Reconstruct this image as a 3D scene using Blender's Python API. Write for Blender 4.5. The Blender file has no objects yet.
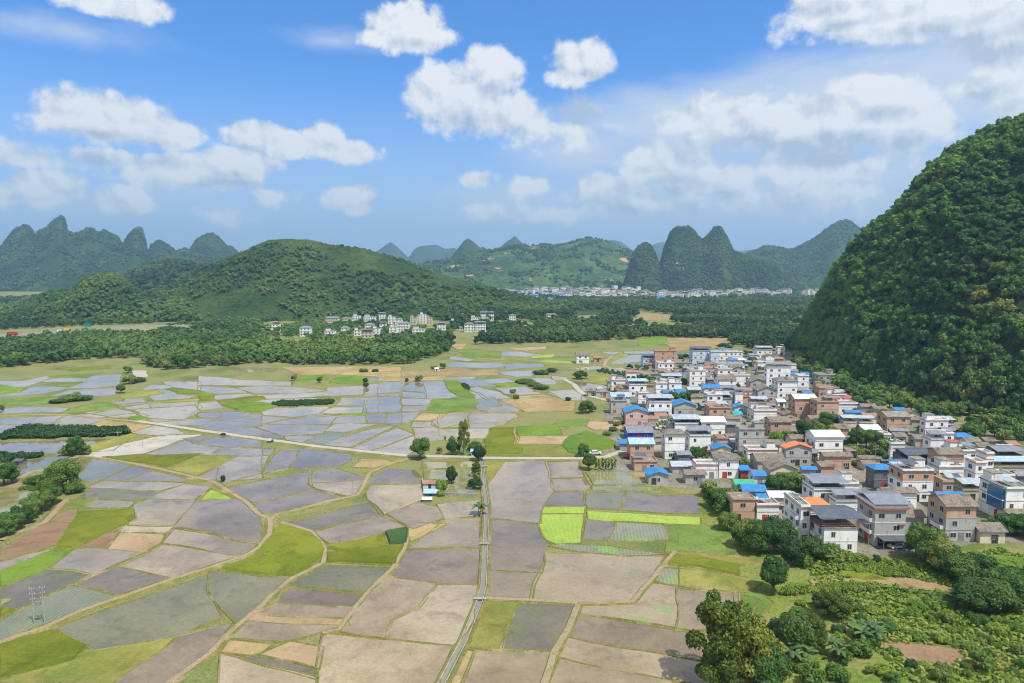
import bpy, bmesh, math, random
import numpy as np
from mathutils import Vector, Matrix, noise as mnoise

S = bpy.context.scene
COL = S.collection
RNG = random.Random(11)
pi = math.pi

# ------------------------------------------------------------------ camera, sun, sky, exposure
CAM_H, F_PX, HORIZON = 70.0, 1024 * 24 / 36, 272.0
PITCH = math.atan((341.5 - HORIZON) / F_PX)
cam_d = bpy.data.cameras.new('camera')
cam_d.lens = 24; cam_d.sensor_width = 36; cam_d.clip_start = 1; cam_d.clip_end = 60000
cam = bpy.data.objects.new('camera', cam_d); COL.objects.link(cam)
cam.location = (0, 0, CAM_H); cam.rotation_euler = (pi / 2 - PITCH, 0, 0)
S.camera = cam
HAZE = 0.00012

SUN_EL = math.radians(60); SUN_AZ = math.radians(137)      # azimuth from +Y towards +X
sun_dir = Vector((math.sin(SUN_AZ) * math.cos(SUN_EL), math.cos(SUN_AZ) * math.cos(SUN_EL), math.sin(SUN_EL)))
sd = bpy.data.lights.new('sun', 'SUN'); sd.energy = 4.6; sd.angle = math.radians(0.53); sd.color = (1.0, .95, .87)
sun = bpy.data.objects.new('sun', sd); COL.objects.link(sun)
sun.rotation_euler = sun_dir.to_track_quat('Z', 'Y').to_euler()

S.view_settings.view_transform = 'Standard'; S.view_settings.look = 'None'
S.view_settings.gamma = 1; S.view_settings.use_curve_mapping = False
S.view_settings.exposure = 0.42
S.render.engine = 'CYCLES'
S.cycles.max_bounces = 6; S.cycles.diffuse_bounces = 2; S.cycles.glossy_bounces = 3
S.cycles.transmission_bounces = 3; S.cycles.volume_bounces = 0; S.cycles.transparent_max_bounces = 6
S.cycles.caustics_reflective = False; S.cycles.caustics_refractive = False
S.cycles.use_denoising = True; S.cycles.sample_clamp_indirect = 6
S.cycles.use_adaptive_sampling = True; S.cycles.adaptive_threshold = 0.008; S.cycles.filter_width = 1.05
S.cycles.denoising_prefilter = 'ACCURATE'; S.cycles.denoising_input_passes = 'RGB_ALBEDO_NORMAL'

def ray(px, py):
    c, s = math.cos(PITCH), math.sin(PITCH)
    u = (341.5 - py) / F_PX
    return Vector(((px - 512) / F_PX, c + s * u, -s + c * u))
def at(px, py, z=0.0):
    d = ray(px, py); t = (z - CAM_H) / d.z
    return Vector((d.x * t, d.y * t, z))
def at_y(px, py, Y):
    d = ray(px, py); t = Y / d.y
    return Vector((d.x * t, Y, CAM_H + d.z * t))

class NT:
    """tiny helper to write node trees"""
    def __init__(s, tree): s.t = tree; s.n = tree.nodes; s.l = tree.links
    def add(s, kind, **kw):
        nd = s.n.new(kind)
        for k, v in kw.items(): setattr(nd, k, v)
        return nd
    def put(s, sock, v):
        if hasattr(v, 'is_output'): s.l.new(v, sock)
        elif v is not None: sock.default_value = v
    def m(s, op, a, b=None, c=None, clamp=False):
        nd = s.add('ShaderNodeMath', operation=op, use_clamp=clamp)
        for i, v in enumerate((a, b, c)): s.put(nd.inputs[i], v)
        return nd.outputs[0]
    def v(s, op, a, b=None, c=None):
        nd = s.add('ShaderNodeVectorMath', operation=op)
        for i, x in enumerate((a, b, c)): s.put(nd.inputs[i], x)
        return nd.outputs['Value' if op in ('LENGTH', 'DOT_PRODUCT') else 'Vector']
    def noise(s, vec, scale, detail=4, rough=.55, dist=0.0):
        nd = s.add('ShaderNodeTexNoise'); s.put(nd.inputs['Vector'], vec)
        nd.inputs['Scale'].default_value = scale; nd.inputs['Detail'].default_value = detail
        nd.inputs['Roughness'].default_value = rough; nd.inputs['Distortion'].default_value = dist
        return nd.outputs['Fac']
    def ramp(s, fac, stops, interp='LINEAR'):
        nd = s.add('ShaderNodeValToRGB'); nd.color_ramp.interpolation = interp
        e = nd.color_ramp.elements
        while len(e) < len(stops): e.new(.5)
        for i, (p, c) in enumerate(stops): e[i].position = p; e[i].color = (*c, 1) if len(c) == 3 else c
        s.put(nd.inputs[0], fac); return nd.outputs[0]
    def mix(s, fac, a, b, blend='MIX'):
        nd = s.add('ShaderNodeMix', data_type='RGBA', blend_type=blend); nd.clamp_factor = True
        s.put(nd.inputs[0], fac)
        for i, x in ((6, a), (7, b)): s.put(nd.inputs[i], (*x, 1) if isinstance(x, tuple) and len(x) == 3 else x)
        return nd.outputs[2]
    def step(s, x, lo, hi):
        nd = s.add('ShaderNodeMapRange', interpolation_type='SMOOTHSTEP'); s.put(nd.inputs[0], x)
        nd.inputs[1].default_value = lo; nd.inputs[2].default_value = hi; return nd.outputs[0]

# ---- sky: Nishita plus cloud banks laid out by compass direction
W = bpy.data.worlds.new('World'); S.world = W; W.use_nodes = True
W.cycles.sampling_method = 'MANUAL'; W.cycles.sample_map_resolution = 512
w = NT(W.node_tree); w.n.clear()
sky = w.add('ShaderNodeTexSky', sky_type='NISHITA', sun_disc=False, sun_elevation=SUN_EL, sun_rotation=SUN_AZ, altitude=100,
            air_density=1.0, dust_density=0.6, ozone_density=3.0)
tc = w.add('ShaderNodeTexCoord').outputs['Generated']
sx = w.add('ShaderNodeSeparateXYZ'); w.put(sx.inputs[0], tc)
AZ = w.m('ARCTAN2', sx.outputs[0], sx.outputs[1]); EL = w.m('ARCSINE', sx.outputs[2])
cv = w.add('ShaderNodeCombineXYZ'); w.put(cv.inputs[0], w.m('MULTIPLY', AZ, 6.83)); w.put(cv.inputs[1], w.m('MULTIPLY', EL, 6.83))
CV = cv.outputs[0]
def skyc(px, py):
    d = ray(px, py).normalized(); return math.atan2(d.x, d.y) * 6.83, math.asin(d.z) * 6.83
def blobs(lst, vec=CV):
    acc = None
    for (x, y, rx, ry, wt) in lst:
        u, v = skyc(x, y); ix, iy = 100.0 / rx, 100.0 / ry
        nd = w.add('ShaderNodeVectorMath', operation='MULTIPLY_ADD')
        w.put(nd.inputs[0], vec); nd.inputs[1].default_value = (ix, iy, 0); nd.inputs[2].default_value = (-u * ix, -v * iy, 0)
        l = w.m('MULTIPLY_ADD', w.v('LENGTH', nd.outputs[0]), -wt, wt)
        acc = l if acc is None else w.m('MAXIMUM', acc, l)
    return acc
CUM = [(408,26,46,26,1),(436,40,28,14,.8),(380,38,26,11,.8),(105,2,52,14,1),(100,118,62,26,1),(150,132,52,18,1),(185,142,18,8,.8),
 (120,158,110,12,.42),(40,160,40,10,.4),(190,172,70,20,.75),(235,162,42,20,.95),(250,136,34,18,1),(280,143,34,15,1),(322,136,26,16,1),(342,152,40,14,1),
 (50,188,30,18,.75),(124,202,27,16,.85),(-14,194,24,13,.6),(345,198,34,14,.75),(360,208,22,9,.8),(282,196,34,10,.42),(475,180,24,11,.8),(220,216,30,12,.5),
 (493,72,34,26,1),(455,95,52,36,.8),(500,112,50,28,.7),(583,62,42,20,1),(564,76,22,12,.9),
 (730,124,64,30,.9),(695,120,40,20,.8),(800,128,70,38,.8),(880,98,48,28,1),(912,122,44,28,1),(862,120,34,24,.9),
 (668,165,60,26,1),(645,158,24,18,.9),(705,182,66,20,.8),(800,172,80,15,.7),(870,168,60,18,.5),
 (850,8,66,24,.95),(930,8,120,34,.95),(1015,25,60,34,.85),(830,-10,50,30,.9),(1010,92,34,28,.8),(975,88,26,22,.7),
 (605,190,90,20,.6),(560,214,70,12,.5),(640,206,60,12,.6),(482,212,36,12,.6),(755,200,80,18,.6),(535,185,30,14,.6),(830,195,50,22,.6),(550,130,60,25,.5)]
DARK = [(x, y + ry * .62, rx * .8, ry * .42, .5 * wt) for (x, y, rx, ry, wt) in CUM if ry >= 17 and wt >= .7] + [(592,108,56,20,1),(565,98,20,14,.8),(730,150,80,22,.8),(820,150,70,24,.9),(850,60,120,16,.6),(960,50,120,22,.7),(660,190,80,18,.6),(470,120,60,22,.5),(120,160,130,12,.5),(240,182,90,10,.4),(700,210,200,25,.4)]
VEIL = [(860,105,280,62,1),(960,80,220,50,.9),(690,118,190,42,.9),(590,150,110,50,.7),(770,200,330,66,1),(520,205,140,40,.6),(120,205,260,30,.35),(330,40,90,14,.4),(60,30,120,18,.4),(1040,200,200,80,.9)]
n1 = w.noise(CV, 2.0, 9, .58, .15)
n2 = w.noise(w.v('ADD', CV, (.05, .075, 0)), 2.0, 5, .58, .15)
nw = w.noise(w.v('MULTIPLY', CV, (.5, 1.6, 1)), 1.6, 6, .6, .4)
vo = w.add('ShaderNodeTexVoronoi', feature='F1'); vo.inputs['Scale'].default_value = 3.4; vo.inputs['Detail'].default_value = 3; vo.inputs['Roughness'].default_value = .6; vo.normalize = True
w.put(vo.inputs['Vector'], w.v('ADD', CV, w.v('MULTIPLY', w.add('ShaderNodeCombineXYZ').outputs[0], (1, 1, 0))))
cx_ = [q for q in w.n if q.type == 'COMBXYZ'][-1]; w.put(cx_.inputs[0], w.m('MULTIPLY', n1, .25)); w.put(cx_.inputs[1], w.m('MULTIPLY', n2, .25))
bil = w.m('SUBTRACT', .5, vo.outputs['Distance'])
B = blobs(CUM)
dens = w.m('ADD', w.m('MULTIPLY_ADD', bil, .9, B), w.m('MULTIPLY_ADD', n1, 1.6, -.95))
el_hi = w.step(EL, .40, .62); az_out = w.step(w.m('ABSOLUTE', AZ), .80, 1.05)      # loose cloud over the rest of the sky
dens = w.m('MAXIMUM', dens, w.m('SUBTRACT', w.m('MULTIPLY', w.m('MAXIMUM', el_hi, az_out), w.m('MULTIPLY_ADD', nw, 2.2, -.75)), .02))
alpha = w.step(dens, .0, .36)
relief = w.m('MULTIPLY_ADD', bil, .45, w.m('MULTIPLY', w.m('SUBTRACT', n1, n2), 4.6))
darkm = w.m('MULTIPLY', w.step(w.m('ADD', blobs(DARK), w.m('MULTIPLY_ADD', n1, 1.0, -.5)), .05, .6), .95)
shade = w.m('SUBTRACT', w.m('ADD', relief, w.m('MULTIPLY_ADD', w.step(dens, .1, .75), (.28), .70)), darkm, clamp=True)
ccol = w.mix(shade, (2.5, 2.9, 3.5), (4.95, 4.92, 4.85))
va = w.m('MULTIPLY', w.step(w.m('ADD', blobs(VEIL), w.m('MULTIPLY_ADD', nw, .9, -.45)), .0, .7), .85)
skyt = w.mix(1.0, sky.outputs[0], (.215, .56, .95), 'MULTIPLY')
s1 = w.mix(va, skyt, (3.75, 4.0, 4.45))
low = w.m('MULTIPLY', w.step(EL, .30, -.02), .85)
s1 = w.mix(low, s1, (3.2, 3.65, 4.3))
s2 = w.mix(w.m('MULTIPLY', alpha, .96), s1, ccol)
bg = w.add('ShaderNodeBackground'); w.put(bg.inputs[0], s2); bg.inputs[1].default_value = 0.15
wo = w.add('ShaderNodeOutputWorld'); w.l.new(bg.outputs[0], wo.inputs[0])

# ------------------------------------------------------------------ materials
MATS = {}
def new_mat(name):
    m = bpy.data.materials.new(name); m.use_nodes = True; t = NT(m.node_tree); t.n.clear()
    b = t.add('ShaderNodeBsdfPrincipled'); o = t.add('ShaderNodeOutputMaterial'); t.l.new(b.outputs[0], o.inputs[0])
    MATS[name] = m
    return m, t, b
def pos_of(t): return t.add('ShaderNodeNewGeometry').outputs['Position']
def bump(t, b, h, dist, strength=1.0):
    nd = t.add('ShaderNodeBump'); nd.inputs['Strength'].default_value = strength; nd.inputs['Distance'].default_value = dist
    t.put(nd.inputs['Height'], h); t.l.new(nd.outputs[0], b.inputs['Normal'])
def orand(t): return t.add('ShaderNodeObjectInfo').outputs['Random']

def mat_ground(name, c1, c2, c3=None, scale=.05, rough=.95, bmp=.3, fine=1.5):
    m, t, b = new_mat(name); p = pos_of(t)
    a = t.noise(p, scale, 6, .6); f = t.noise(p, fine, 5, .65)
    c = t.ramp(a, [(.35, c1), (.5, c2), (.66, c3 or c1)])
    c = t.mix(t.step(f, .35, .7), c, t.mix(1., c, (.6, .6, .58), 'MULTIPLY'))
    t.put(b.inputs['Base Color'], c); b.inputs['Roughness'].default_value = rough; b.inputs['Specular IOR Level'].default_value = .2
    if bmp: bump(t, b, f, bmp)
    return m

def mat_field(name, c1, c2, spot=None, spot_lo=.6, rough=.12, wet=True, rows=0, ang=0.3, var=.25, bmp=.02):
    """flooded or planted plot: per-plot tint, broad drifts, streaks of drilling, spots of green"""
    m, t, b = new_mat(name); p = pos_of(t); r = orand(t)
    off = t.add('ShaderNodeCombineXYZ'); t.put(off.inputs[0], t.m('MULTIPLY', r, 731.)); t.put(off.inputs[1], t.m('MULTIPLY', r, 317.))
    q = t.v('ADD', p, off.outputs[0])
    a = t.noise(q, .05, 6, .62); f = t.noise(q, 1.1, 7, .72); a2 = t.noise(q, .17, 6, .66, .6)
    rt = t.add('ShaderNodeVectorRotate', rotation_type='Z_AXIS'); t.put(rt.inputs['Vector'], q); t.put(rt.inputs['Angle'], t.m('MULTIPLY', r, 9.4))
    st = t.noise(t.v('MULTIPLY', rt.outputs[0], (1.5, .05, 1)), 1.0, 5, .62)
    c = t.mix(t.step(a, .36, .64), c1, c2)
    c = t.mix(t.m('MULTIPLY', t.step(a2, .50, .68), .6), c, tuple(x * .66 for x in c1))
    tint = t.m('MULTIPLY_ADD', t.m('FRACT', t.m('MULTIPLY', r, 17.3)), var, 1 - var * .5)
    k = t.m('MULTIPLY', tint, t.m('ADD', t.m('MULTIPLY_ADD', f, .7, .65), t.m('MULTIPLY_ADD', st, .24, -.12)))
    c = t.mix(1., c, t.add('ShaderNodeCombineColor').outputs[0], 'MULTIPLY')
    cc = [n for n in t.n if n.type == 'COMBINE_COLOR'][0]
    for i in range(3): t.put(cc.inputs[i], k)
    fs = t.noise(q, 2.6, 4, .6); c = t.mix(t.m('MULTIPLY', t.step(fs, .56, .68), .35), c, tuple(x * .5 for x in c1))
    if spot:
        sp = t.m('ADD', t.m('MULTIPLY', t.noise(q, .09, 3, .5), .62), t.m('MULTIPLY', t.noise(q, 1.3, 5, .7), .38))
        c = t.mix(t.m('MULTIPLY', t.step(sp, spot_lo, spot_lo + .09), .85), c, spot)
    if rows:
        wv = t.add('ShaderNodeTexWave', wave_type='BANDS', bands_direction='X'); wv.inputs['Scale'].default_value = rows
        wv.inputs['Distortion'].default_value = 1.5; wv.inputs['Detail'].default_value = 2
        rot = t.add('ShaderNodeVectorRotate', rotation_type='Z_AXIS'); t.put(rot.inputs['Vector'], p); rot.inputs['Angle'].default_value = ang
        t.put(wv.inputs['Vector'], rot.outputs[0])
        c = t.mix(t.m('MULTIPLY', wv.outputs['Fac'], .55), c, t.mix(1., c, (.55, .62, .5), 'MULTIPLY'))
    t.put(b.inputs['Base Color'], c)
    if wet:
        b.inputs['IOR'].default_value = 1.33; b.inputs['Coat Weight'].default_value = .55; b.inputs['Coat IOR'].default_value = 1.33; b.inputs['Coat Roughness'].default_value = .04
        t.put(b.inputs['Roughness'], t.m('MULTIPLY_ADD', t.step(a2, .52, .7), .16, rough))
    else:
        b.inputs['Roughness'].default_value = .95; b.inputs['Specular IOR Level'].default_value = .15
    bump(t, b, f, .005 if wet and bmp == .02 else bmp)
    return m

mud1, mud2 = (.20, .152, .086), (.29, .228, .138)
mat_field('flooded_mud', mud1, mud2, spot=(.15, .175, .05), spot_lo=.585, rough=.06, var=.4)
mat_field('flooded_mud_dark', (.155, .12, .072), (.215, .168, .105), rough=.07)
mat_field('flooded_pale', (.235, .185, .112), (.31, .25, .158), rough=.07)
mat_field('flooded_green', (.135, .13, .062), (.18, .165, .08), spot=(.12, .18, .05), spot_lo=.62, rough=.1)
mat_field('pond_olive', (.19, .18, .07), (.25, .235, .12), rough=.06)
mat_field('flooded_spotted', (.225, .175, .10), (.275, .215, .125), spot=(.13, .27, .035), spot_lo=.565, rough=.16)
mat_field('marsh', (.12, .10, .075), (.17, .145, .095), spot=(.12, .15, .035), spot_lo=.52, rough=.5, bmp=.15)
mat_field('dry_soil', (.30, .215, .125), (.36, .27, .165), wet=False, bmp=.08)
mat_field('brown_soil', (.21, .135, .08), (.27, .18, .11), wet=False, bmp=.3)
mat_field('rough_tan', (.25, .185, .085), (.33, .25, .13), spot=(.2, .23, .06), spot_lo=.58, wet=False, bmp=.25)
mat_field('white_dry', (.29, .27, .235), (.37, .34, .30), wet=False, bmp=.05)
mat_field('rice_yellow', (.105, .135, .012), (.16, .175, .02), spot=(.07, .11, .015), spot_lo=.6, wet=False, bmp=.4)
mat_field('rice_green', (.095, .17, .02), (.14, .21, .03), spot=(.075, .135, .02), spot_lo=.58, wet=False, bmp=.4)
mat_field('grass_olive', (.17, .18, .04), (.27, .25, .07), spot=(.12, .17, .03), spot_lo=.55, wet=False, bmp=.4)
mat_field('grass_lush', (.09, .16, .03), (.16, .22, .05), spot=(.22, .2, .07), spot_lo=.62, wet=False, bmp=.4)
mat_field('seedling_lime', (.23, .34, .055), (.29, .38, .075), spot=(.2, .24, .1), spot_lo=.63, wet=False, rows=.9, ang=.1, bmp=.1)
mat_field('seedling_thin', (.19, .20, .10), (.23, .22, .13), spot=(.2, .32, .04), spot_lo=.53, rough=.2, rows=.35, ang=.1)
mat_field('crop_dark', (.045, .095, .03), (.08, .14, .04), wet=False, rows=.55, ang=1.2, bmp=.4)

mat_ground('land_mat', (.11, .155, .04), (.23, .225, .085), (.13, .18, .05), scale=.022)
mat_ground('bank_mat', (.25, .20, .075), (.16, .175, .04), (.34, .265, .14), scale=.13, fine=2.5)
mat_ground('dirt_mat', (.31, .24, .145), (.37, .295, .19), (.26, .205, .12), scale=.2, fine=3)
mat_ground('concrete_road', (.35, .325, .28), (.43, .40, .35), (.38, .35, .305), scale=.1, fine=2, bmp=.02)
mat_ground('village_dirt', (.27, .25, .21), (.2, .19, .15), (.13, .16, .06), scale=.07, fine=1)
mat_ground('meadow_mat', (.11, .18, .025), (.19, .24, .045), (.28, .24, .10), scale=.06, fine=1.1, bmp=.6)
mat_ground('asphalt', (.17, .17, .17), (.21, .2, .2), scale=.2, bmp=0)
mat_ground('concrete_old', (.30, .285, .25), (.37, .35, .31), (.22, .21, .18), scale=.4, fine=3, bmp=.02)

def mat_hill(name, cols, scale, rock=None, rscale=.02, fine=.12, bd=6, rthr=.70):
    m, t, b = new_mat(name); p = pos_of(t)
    a = t.noise(p, scale, 7, .62); f = t.noise(p, fine, 6, .7)
    c = t.ramp(a, cols)
    c = t.mix(t.step(f, .35, .65), t.mix(1., c, (.5, .55, .5), 'MULTIPLY'), c)
    if rock:
        k = t.noise(t.v('MULTIPLY', p, (1, 1, .35)), rscale, 6, .65)
        c = t.mix(t.step(k, rthr, rthr + .04), c, rock)
    t.put(b.inputs['Base Color'], c); b.inputs['Roughness'].default_value = 1; b.inputs['Specular IOR Level'].default_value = .1
    bump(t, b, f, bd)
    return m
g1, g2, g3 = (.018, .045, .014), (.035, .075, .02), (.07, .11, .03)
mat_hill('hill_forest_floor', [(.3, (.02, .04, .012)), (.5, (.035, .06, .018)), (.7, (.06, .075, .03))], .03, fine=.3, bd=2)
mat_hill('hill_scrub', [(.3, (.025, .06, .016)), (.47, (.045, .085, .022)), (.58, (.07, .115, .028)), (.72, (.13, .14, .05))], .009, fine=.11, bd=5)
mat_hill('karst_green', [(.3, g1), (.5, g2), (.72, g3)], .012, rock=(.36, .32, .27), rscale=.018, fine=.05, bd=10, rthr=.65)
mat_hill('karst_far', [(.3, g1), (.5, g2), (.72, (.06, .10, .03))], .006, rock=(.25, .23, .2), rscale=.01, fine=.03, bd=14)
mat_hill('hill_terraced', [(.32, (.03, .07, .018)), (.5, (.055, .11, .025)), (.64, (.09, .15, .035)), (.74, (.10, .14, .04))], .005, rock=(.42, .25, .12), rscale=.0075, fine=.04, bd=8, rthr=.61)

def mat_leaf(name, cols, trans=.25, attr=False):
    m, t, b = new_mat(name)
    r = t.add('ShaderNodeAttribute', attribute_name='tint').outputs['Fac'] if attr else orand(t)
    p = pos_of(t)
    f = t.noise(p, .55, 3, .6)
    x = t.m('ADD', t.m('MULTIPLY', r, .75), t.m('MULTIPLY', f, .35), clamp=True)
    c = t.ramp(x, cols)
    b.inputs['Roughness'].default_value = .6; b.inputs['Specular IOR Level'].default_value = .25
    t.put(b.inputs['Base Color'], c)
    tr = t.add('ShaderNodeBsdfTranslucent'); t.put(tr.inputs[0], t.mix(1., c, (1.2, 1.35, .6), 'MULTIPLY'))
    mx = t.add('ShaderNodeMixShader'); mx.inputs[0].default_value = trans
    t.l.new(b.outputs[0], mx.inputs[1]); t.l.new(tr.outputs[0], mx.inputs[2])
    o = [n for n in t.n if n.type == 'OUTPUT_MATERIAL'][0]; t.l.new(mx.outputs[0], o.inputs[0])
    return m
LC = [(.1, (.03, .078, .022)), (.35, (.058, .13, .025)), (.6, (.083, .165, .034)), (.85, (.135, .205, .04)), (.98, (.26, .215, .06))]
LD = [(.15, (.022, .06, .02)), (.5, (.04, .095, .022)), (.9, (.085, .145, .03))]
LB = [(.1, (.06, .13, .02)), (.5, (.13, .22, .03)), (.95, (.22, .29, .04))]
LO = [(.1, (.06, .10, .018)), (.5, (.12, .165, .025)), (.95, (.2, .22, .04))]
mat_leaf('leaf_mixed', LC); mat_leaf('leaf_dark', LD); mat_leaf('leaf_bright', LB); mat_leaf('leaf_olive', LO)
mat_leaf('leaf_stand', [(q, tuple(v * 1.02 for v in c_)) for q, c_ in LC[:4]] + [(.98, (.15, .20, .045))], attr=True); mat_leaf('leaf_stand_hill', [(q, tuple(v * 1.42 for v in c_)) for q, c_ in LC], .32, attr=True); mat_leaf('leaf_shrub', [(.1, (.045, .10, .02)), (.5, (.09, .165, .028)), (.95, (.17, .22, .04))]); mat_leaf('leaf_stand_dark', LD, attr=True)
mat_leaf('leaf_banana', [(.1, (.06, .13, .04)), (.9, (.12, .2, .07))], .35)
mat_leaf('leaf_orchard', [(.1, (.02, .06, .018)), (.9, (.045, .10, .025))], .2, attr=True)
mat_leaf('leaf_weed', [(.1, (.10, .17, .025)), (.5, (.18, .26, .04)), (.95, (.32, .33, .09))], .3, attr=True)

def flat(name, c, rough=.7, metal=0., noise=.25, scale=.8, stain=None):
    m, t, b = new_mat(name); p = pos_of(t)
    f = t.noise(p, scale, 5, .65)
    c0 = tuple(max(0, x * (1 - noise)) for x in c)
    col = t.mix(t.step(f, .3, .7), c0, c)
    if stain:
        st = t.noise(t.v('MULTIPLY', p, (1.6, 1.6, .22)), 1.0, 5, .65)
        col = t.mix(t.m('MULTIPLY', t.step(st, .54, .72), .75), col, stain)
    t.put(b.inputs['Base Color'], col); b.inputs['Roughness'].default_value = rough; b.inputs['Metallic'].default_value = metal
    b.inputs['Specular IOR Level'].default_value = .3
    return m
WALLS = dict(w=('wall_white', (.80, .80, .78)), g=('wall_grey', (.40, .395, .38)), p=('wall_pink', (.62, .42, .38)), c=('wall_cream', (.62, .56, .43)),
             k=('wall_pale_blue', (.55, .64, .74)), d=('wall_dark', (.16, .16, .17)), u=('wall_blue', (.03, .08, .55)), y=('wall_olive', (.5, .46, .3)))
for k, (n, c) in WALLS.items(): flat(n, c, .85, 0, .14, .5, tuple(x * y for x, y in zip(c, (.5, .47, .42))))
def mat_brick(name):
    m, t, b = new_mat(name); p = pos_of(t)
    br = t.add('ShaderNodeTexBrick'); br.inputs['Scale'].default_value = 2.2; br.inputs['Mortar Size'].default_value = .02
    br.inputs['Color1'].default_value = (.44, .225, .135, 1); br.inputs['Color2'].default_value = (.50, .29, .185, 1); br.inputs['Mortar'].default_value = (.42, .36, .3, 1)
    s = t.add('ShaderNodeSeparateXYZ'); t.put(s.inputs[0], p); cx = t.add('ShaderNodeCombineXYZ')
    t.put(cx.inputs[0], t.m('ADD', s.outputs[0], s.outputs[1])); t.put(cx.inputs[1], s.outputs[2]); t.put(br.inputs['Vector'], cx.outputs[0])
    f = t.noise(p, .5, 5, .65)
    t.put(b.inputs['Base Color'], t.mix(t.m('MULTIPLY', t.step(f, .42, .75), .7), br.outputs[0], (.52, .42, .33)))
    b.inputs['Roughness'].default_value = .9; b.inputs['Specular IOR Level'].default_value = .2
mat_brick('wall_brick'); WALLS['b'] = ('wall_brick', None)
ROOFC = dict(grey=(.36, .42, .47), lightblue=(.34, .48, .60), dark=(.085, .10, .13), blue=(.03, .19, .46), orange=(.72, .20, .06), silver=(.68, .70, .70), teal=(.02, .35, .38),
             green=(.04, .36, .20), red=(.52, .12, .09), rust=(.32, .17, .11), slate=(.20, .22, .26))
def mat_metal_roof(name, c):
    m, t, b = new_mat(name); p = pos_of(t)
    wv = t.add('ShaderNodeTexWave', wave_type='BANDS', bands_direction='X'); wv.inputs['Scale'].default_value = .8; t.put(wv.inputs['Vector'], p)
    f = t.noise(p, .7, 5, .65)
    col = t.mix(t.step(f, .35, .75), tuple(x * .8 for x in c), tuple(min(1, x * 1.15 + .01) for x in c))
    st_ = t.noise(t.v('MULTIPLY', p, (1, .3, 1)), .45, 6, .7); col = t.mix(t.m('MULTIPLY', t.step(st_, .5, .66), .6), col, tuple(x * .45 + .07 for x in c))
    col = t.mix(t.m('MULTIPLY', wv.outputs['Fac'], .28), col, tuple(x * .5 for x in c))
    t.put(b.inputs['Base Color'], col); b.inputs['Roughness'].default_value = .45; b.inputs['Specular IOR Level'].default_value = .4
for k, c in ROOFC.items(): mat_metal_roof('roof_' + k, c)
mat_ground('roof_brown', (.15, .125, .105), (.24, .205, .17), (.10, .09, .075), scale=.35, fine=2, bmp=.1)
mat_ground('roof_concrete', (.28, .26, .225), (.20, .185, .16), (.36, .34, .30), scale=.3, fine=2, bmp=.03)
flat('trim_red', (.38, .13, .09), .7); flat('trim_grey', (.33, .32, .30), .8); flat('trim_white', (.72, .72, .7), .8)
flat('door_red', (.45, .05, .04), .5); flat('metal_grey', (.4, .41, .42), .4, .6); flat('steel', (.62, .63, .64), .3, .8)
flat('bark', (.15, .115, .085), .95); flat('bark_pale', (.36, .31, .25), .9); flat('pole_concrete', (.36, .35, .33), .8); flat('window_frame', (.6, .6, .58), .6)
m, t, b = new_mat('glass_dark'); b.inputs['Base Color'].default_value = (.03, .04, .05, 1); b.inputs['Roughness'].default_value = .12
m, t, b = new_mat('glass_blue'); b.inputs['Base Color'].default_value = (.03, .10, .20, 1); b.inputs['Roughness'].default_value = .1
m, t, b = new_mat('opening'); b.inputs['Base Color'].default_value = (.035, .032, .03, 1); b.inputs['Roughness'].default_value = .9
m, t, b = new_mat('canal_water'); b.inputs['Base Color'].default_value = (.20, .19, .14, 1); b.inputs['Roughness'].default_value = .1; b.inputs['IOR'].default_value = 1.33
m, t, b = new_mat('tyre'); b.inputs['Base Color'].default_value = (.02, .02, .02, 1)
flat('paint_white', (.75, .75, .75), .3); flat('paint_red', (.5, .03, .03), .35); flat('paint_blue', (.04, .12, .5), .35); flat('paint_yellow', (.7, .42, .03), .4)
flat('paint_dark', (.04, .04, .045), .35); flat('sign_green', (.0, .25, .2), .5)
# ------------------------------------------------------------------ builders
class MB:
    """collects polygons, each with a material slot, and links them as ONE mesh object"""
    def __init__(s): s.v = []; s.f = []; s.mi = []; s.mats = []
    def slot(s, m):
        if m not in s.mats: s.mats.append(m)
        return s.mats.index(m)
    def poly(s, pts, m):
        i = len(s.v); s.v += [tuple(p) for p in pts]; s.f.append(tuple(range(i, i + len(pts)))); s.mi.append(s.slot(m))
    def box(s, x0, x1, y0, y1, z0, z1, m, top=True, bottom=True):
        a, b, c, d = (x0, y0), (x1, y0), (x1, y1), (x0, y1)
        for p, q in ((a, b), (b, c), (c, d), (d, a)):
            s.poly([(*p, z0), (*q, z0), (*q, z1), (*p, z1)], m)
        if top: s.poly([(*a, z1), (*b, z1), (*c, z1), (*d, z1)], m)
        if bottom: s.poly([(*d, z0), (*c, z0), (*b, z0), (*a, z0)], m)
    def tube(s, p, q, r0, r1, m, n=6, cap=True):
        p, q = Vector(p), Vector(q); d = (q - p).normalized(); a = d.orthogonal().normalized(); b = d.cross(a)
        R = [[p + (a * math.cos(2 * pi * i / n) + b * math.sin(2 * pi * i / n)) * r0 for i in range(n)],
             [q + (a * math.cos(2 * pi * i / n) + b * math.sin(2 * pi * i / n)) * r1 for i in range(n)]]
        for i in range(n):
            j = (i + 1) % n; s.poly([R[0][i], R[0][j], R[1][j], R[1][i]], m)
        if cap: s.poly(R[1], m); s.poly(R[0][::-1], m)
    def mesh(s, name):
        me = bpy.data.meshes.new(name); me.from_pydata(s.v, [], s.f)
        for m in s.mats: me.materials.append(MATS[m])
        me.polygons.foreach_set('material_index', s.mi); me.update(); return me
    def build(s, name, parent=None): return link(name, s.mesh(name), parent)
def link(name, me, parent=None):
    o = bpy.data.objects.new(name, me); COL.objects.link(o)
    if parent: o.parent = parent
    return o
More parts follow.
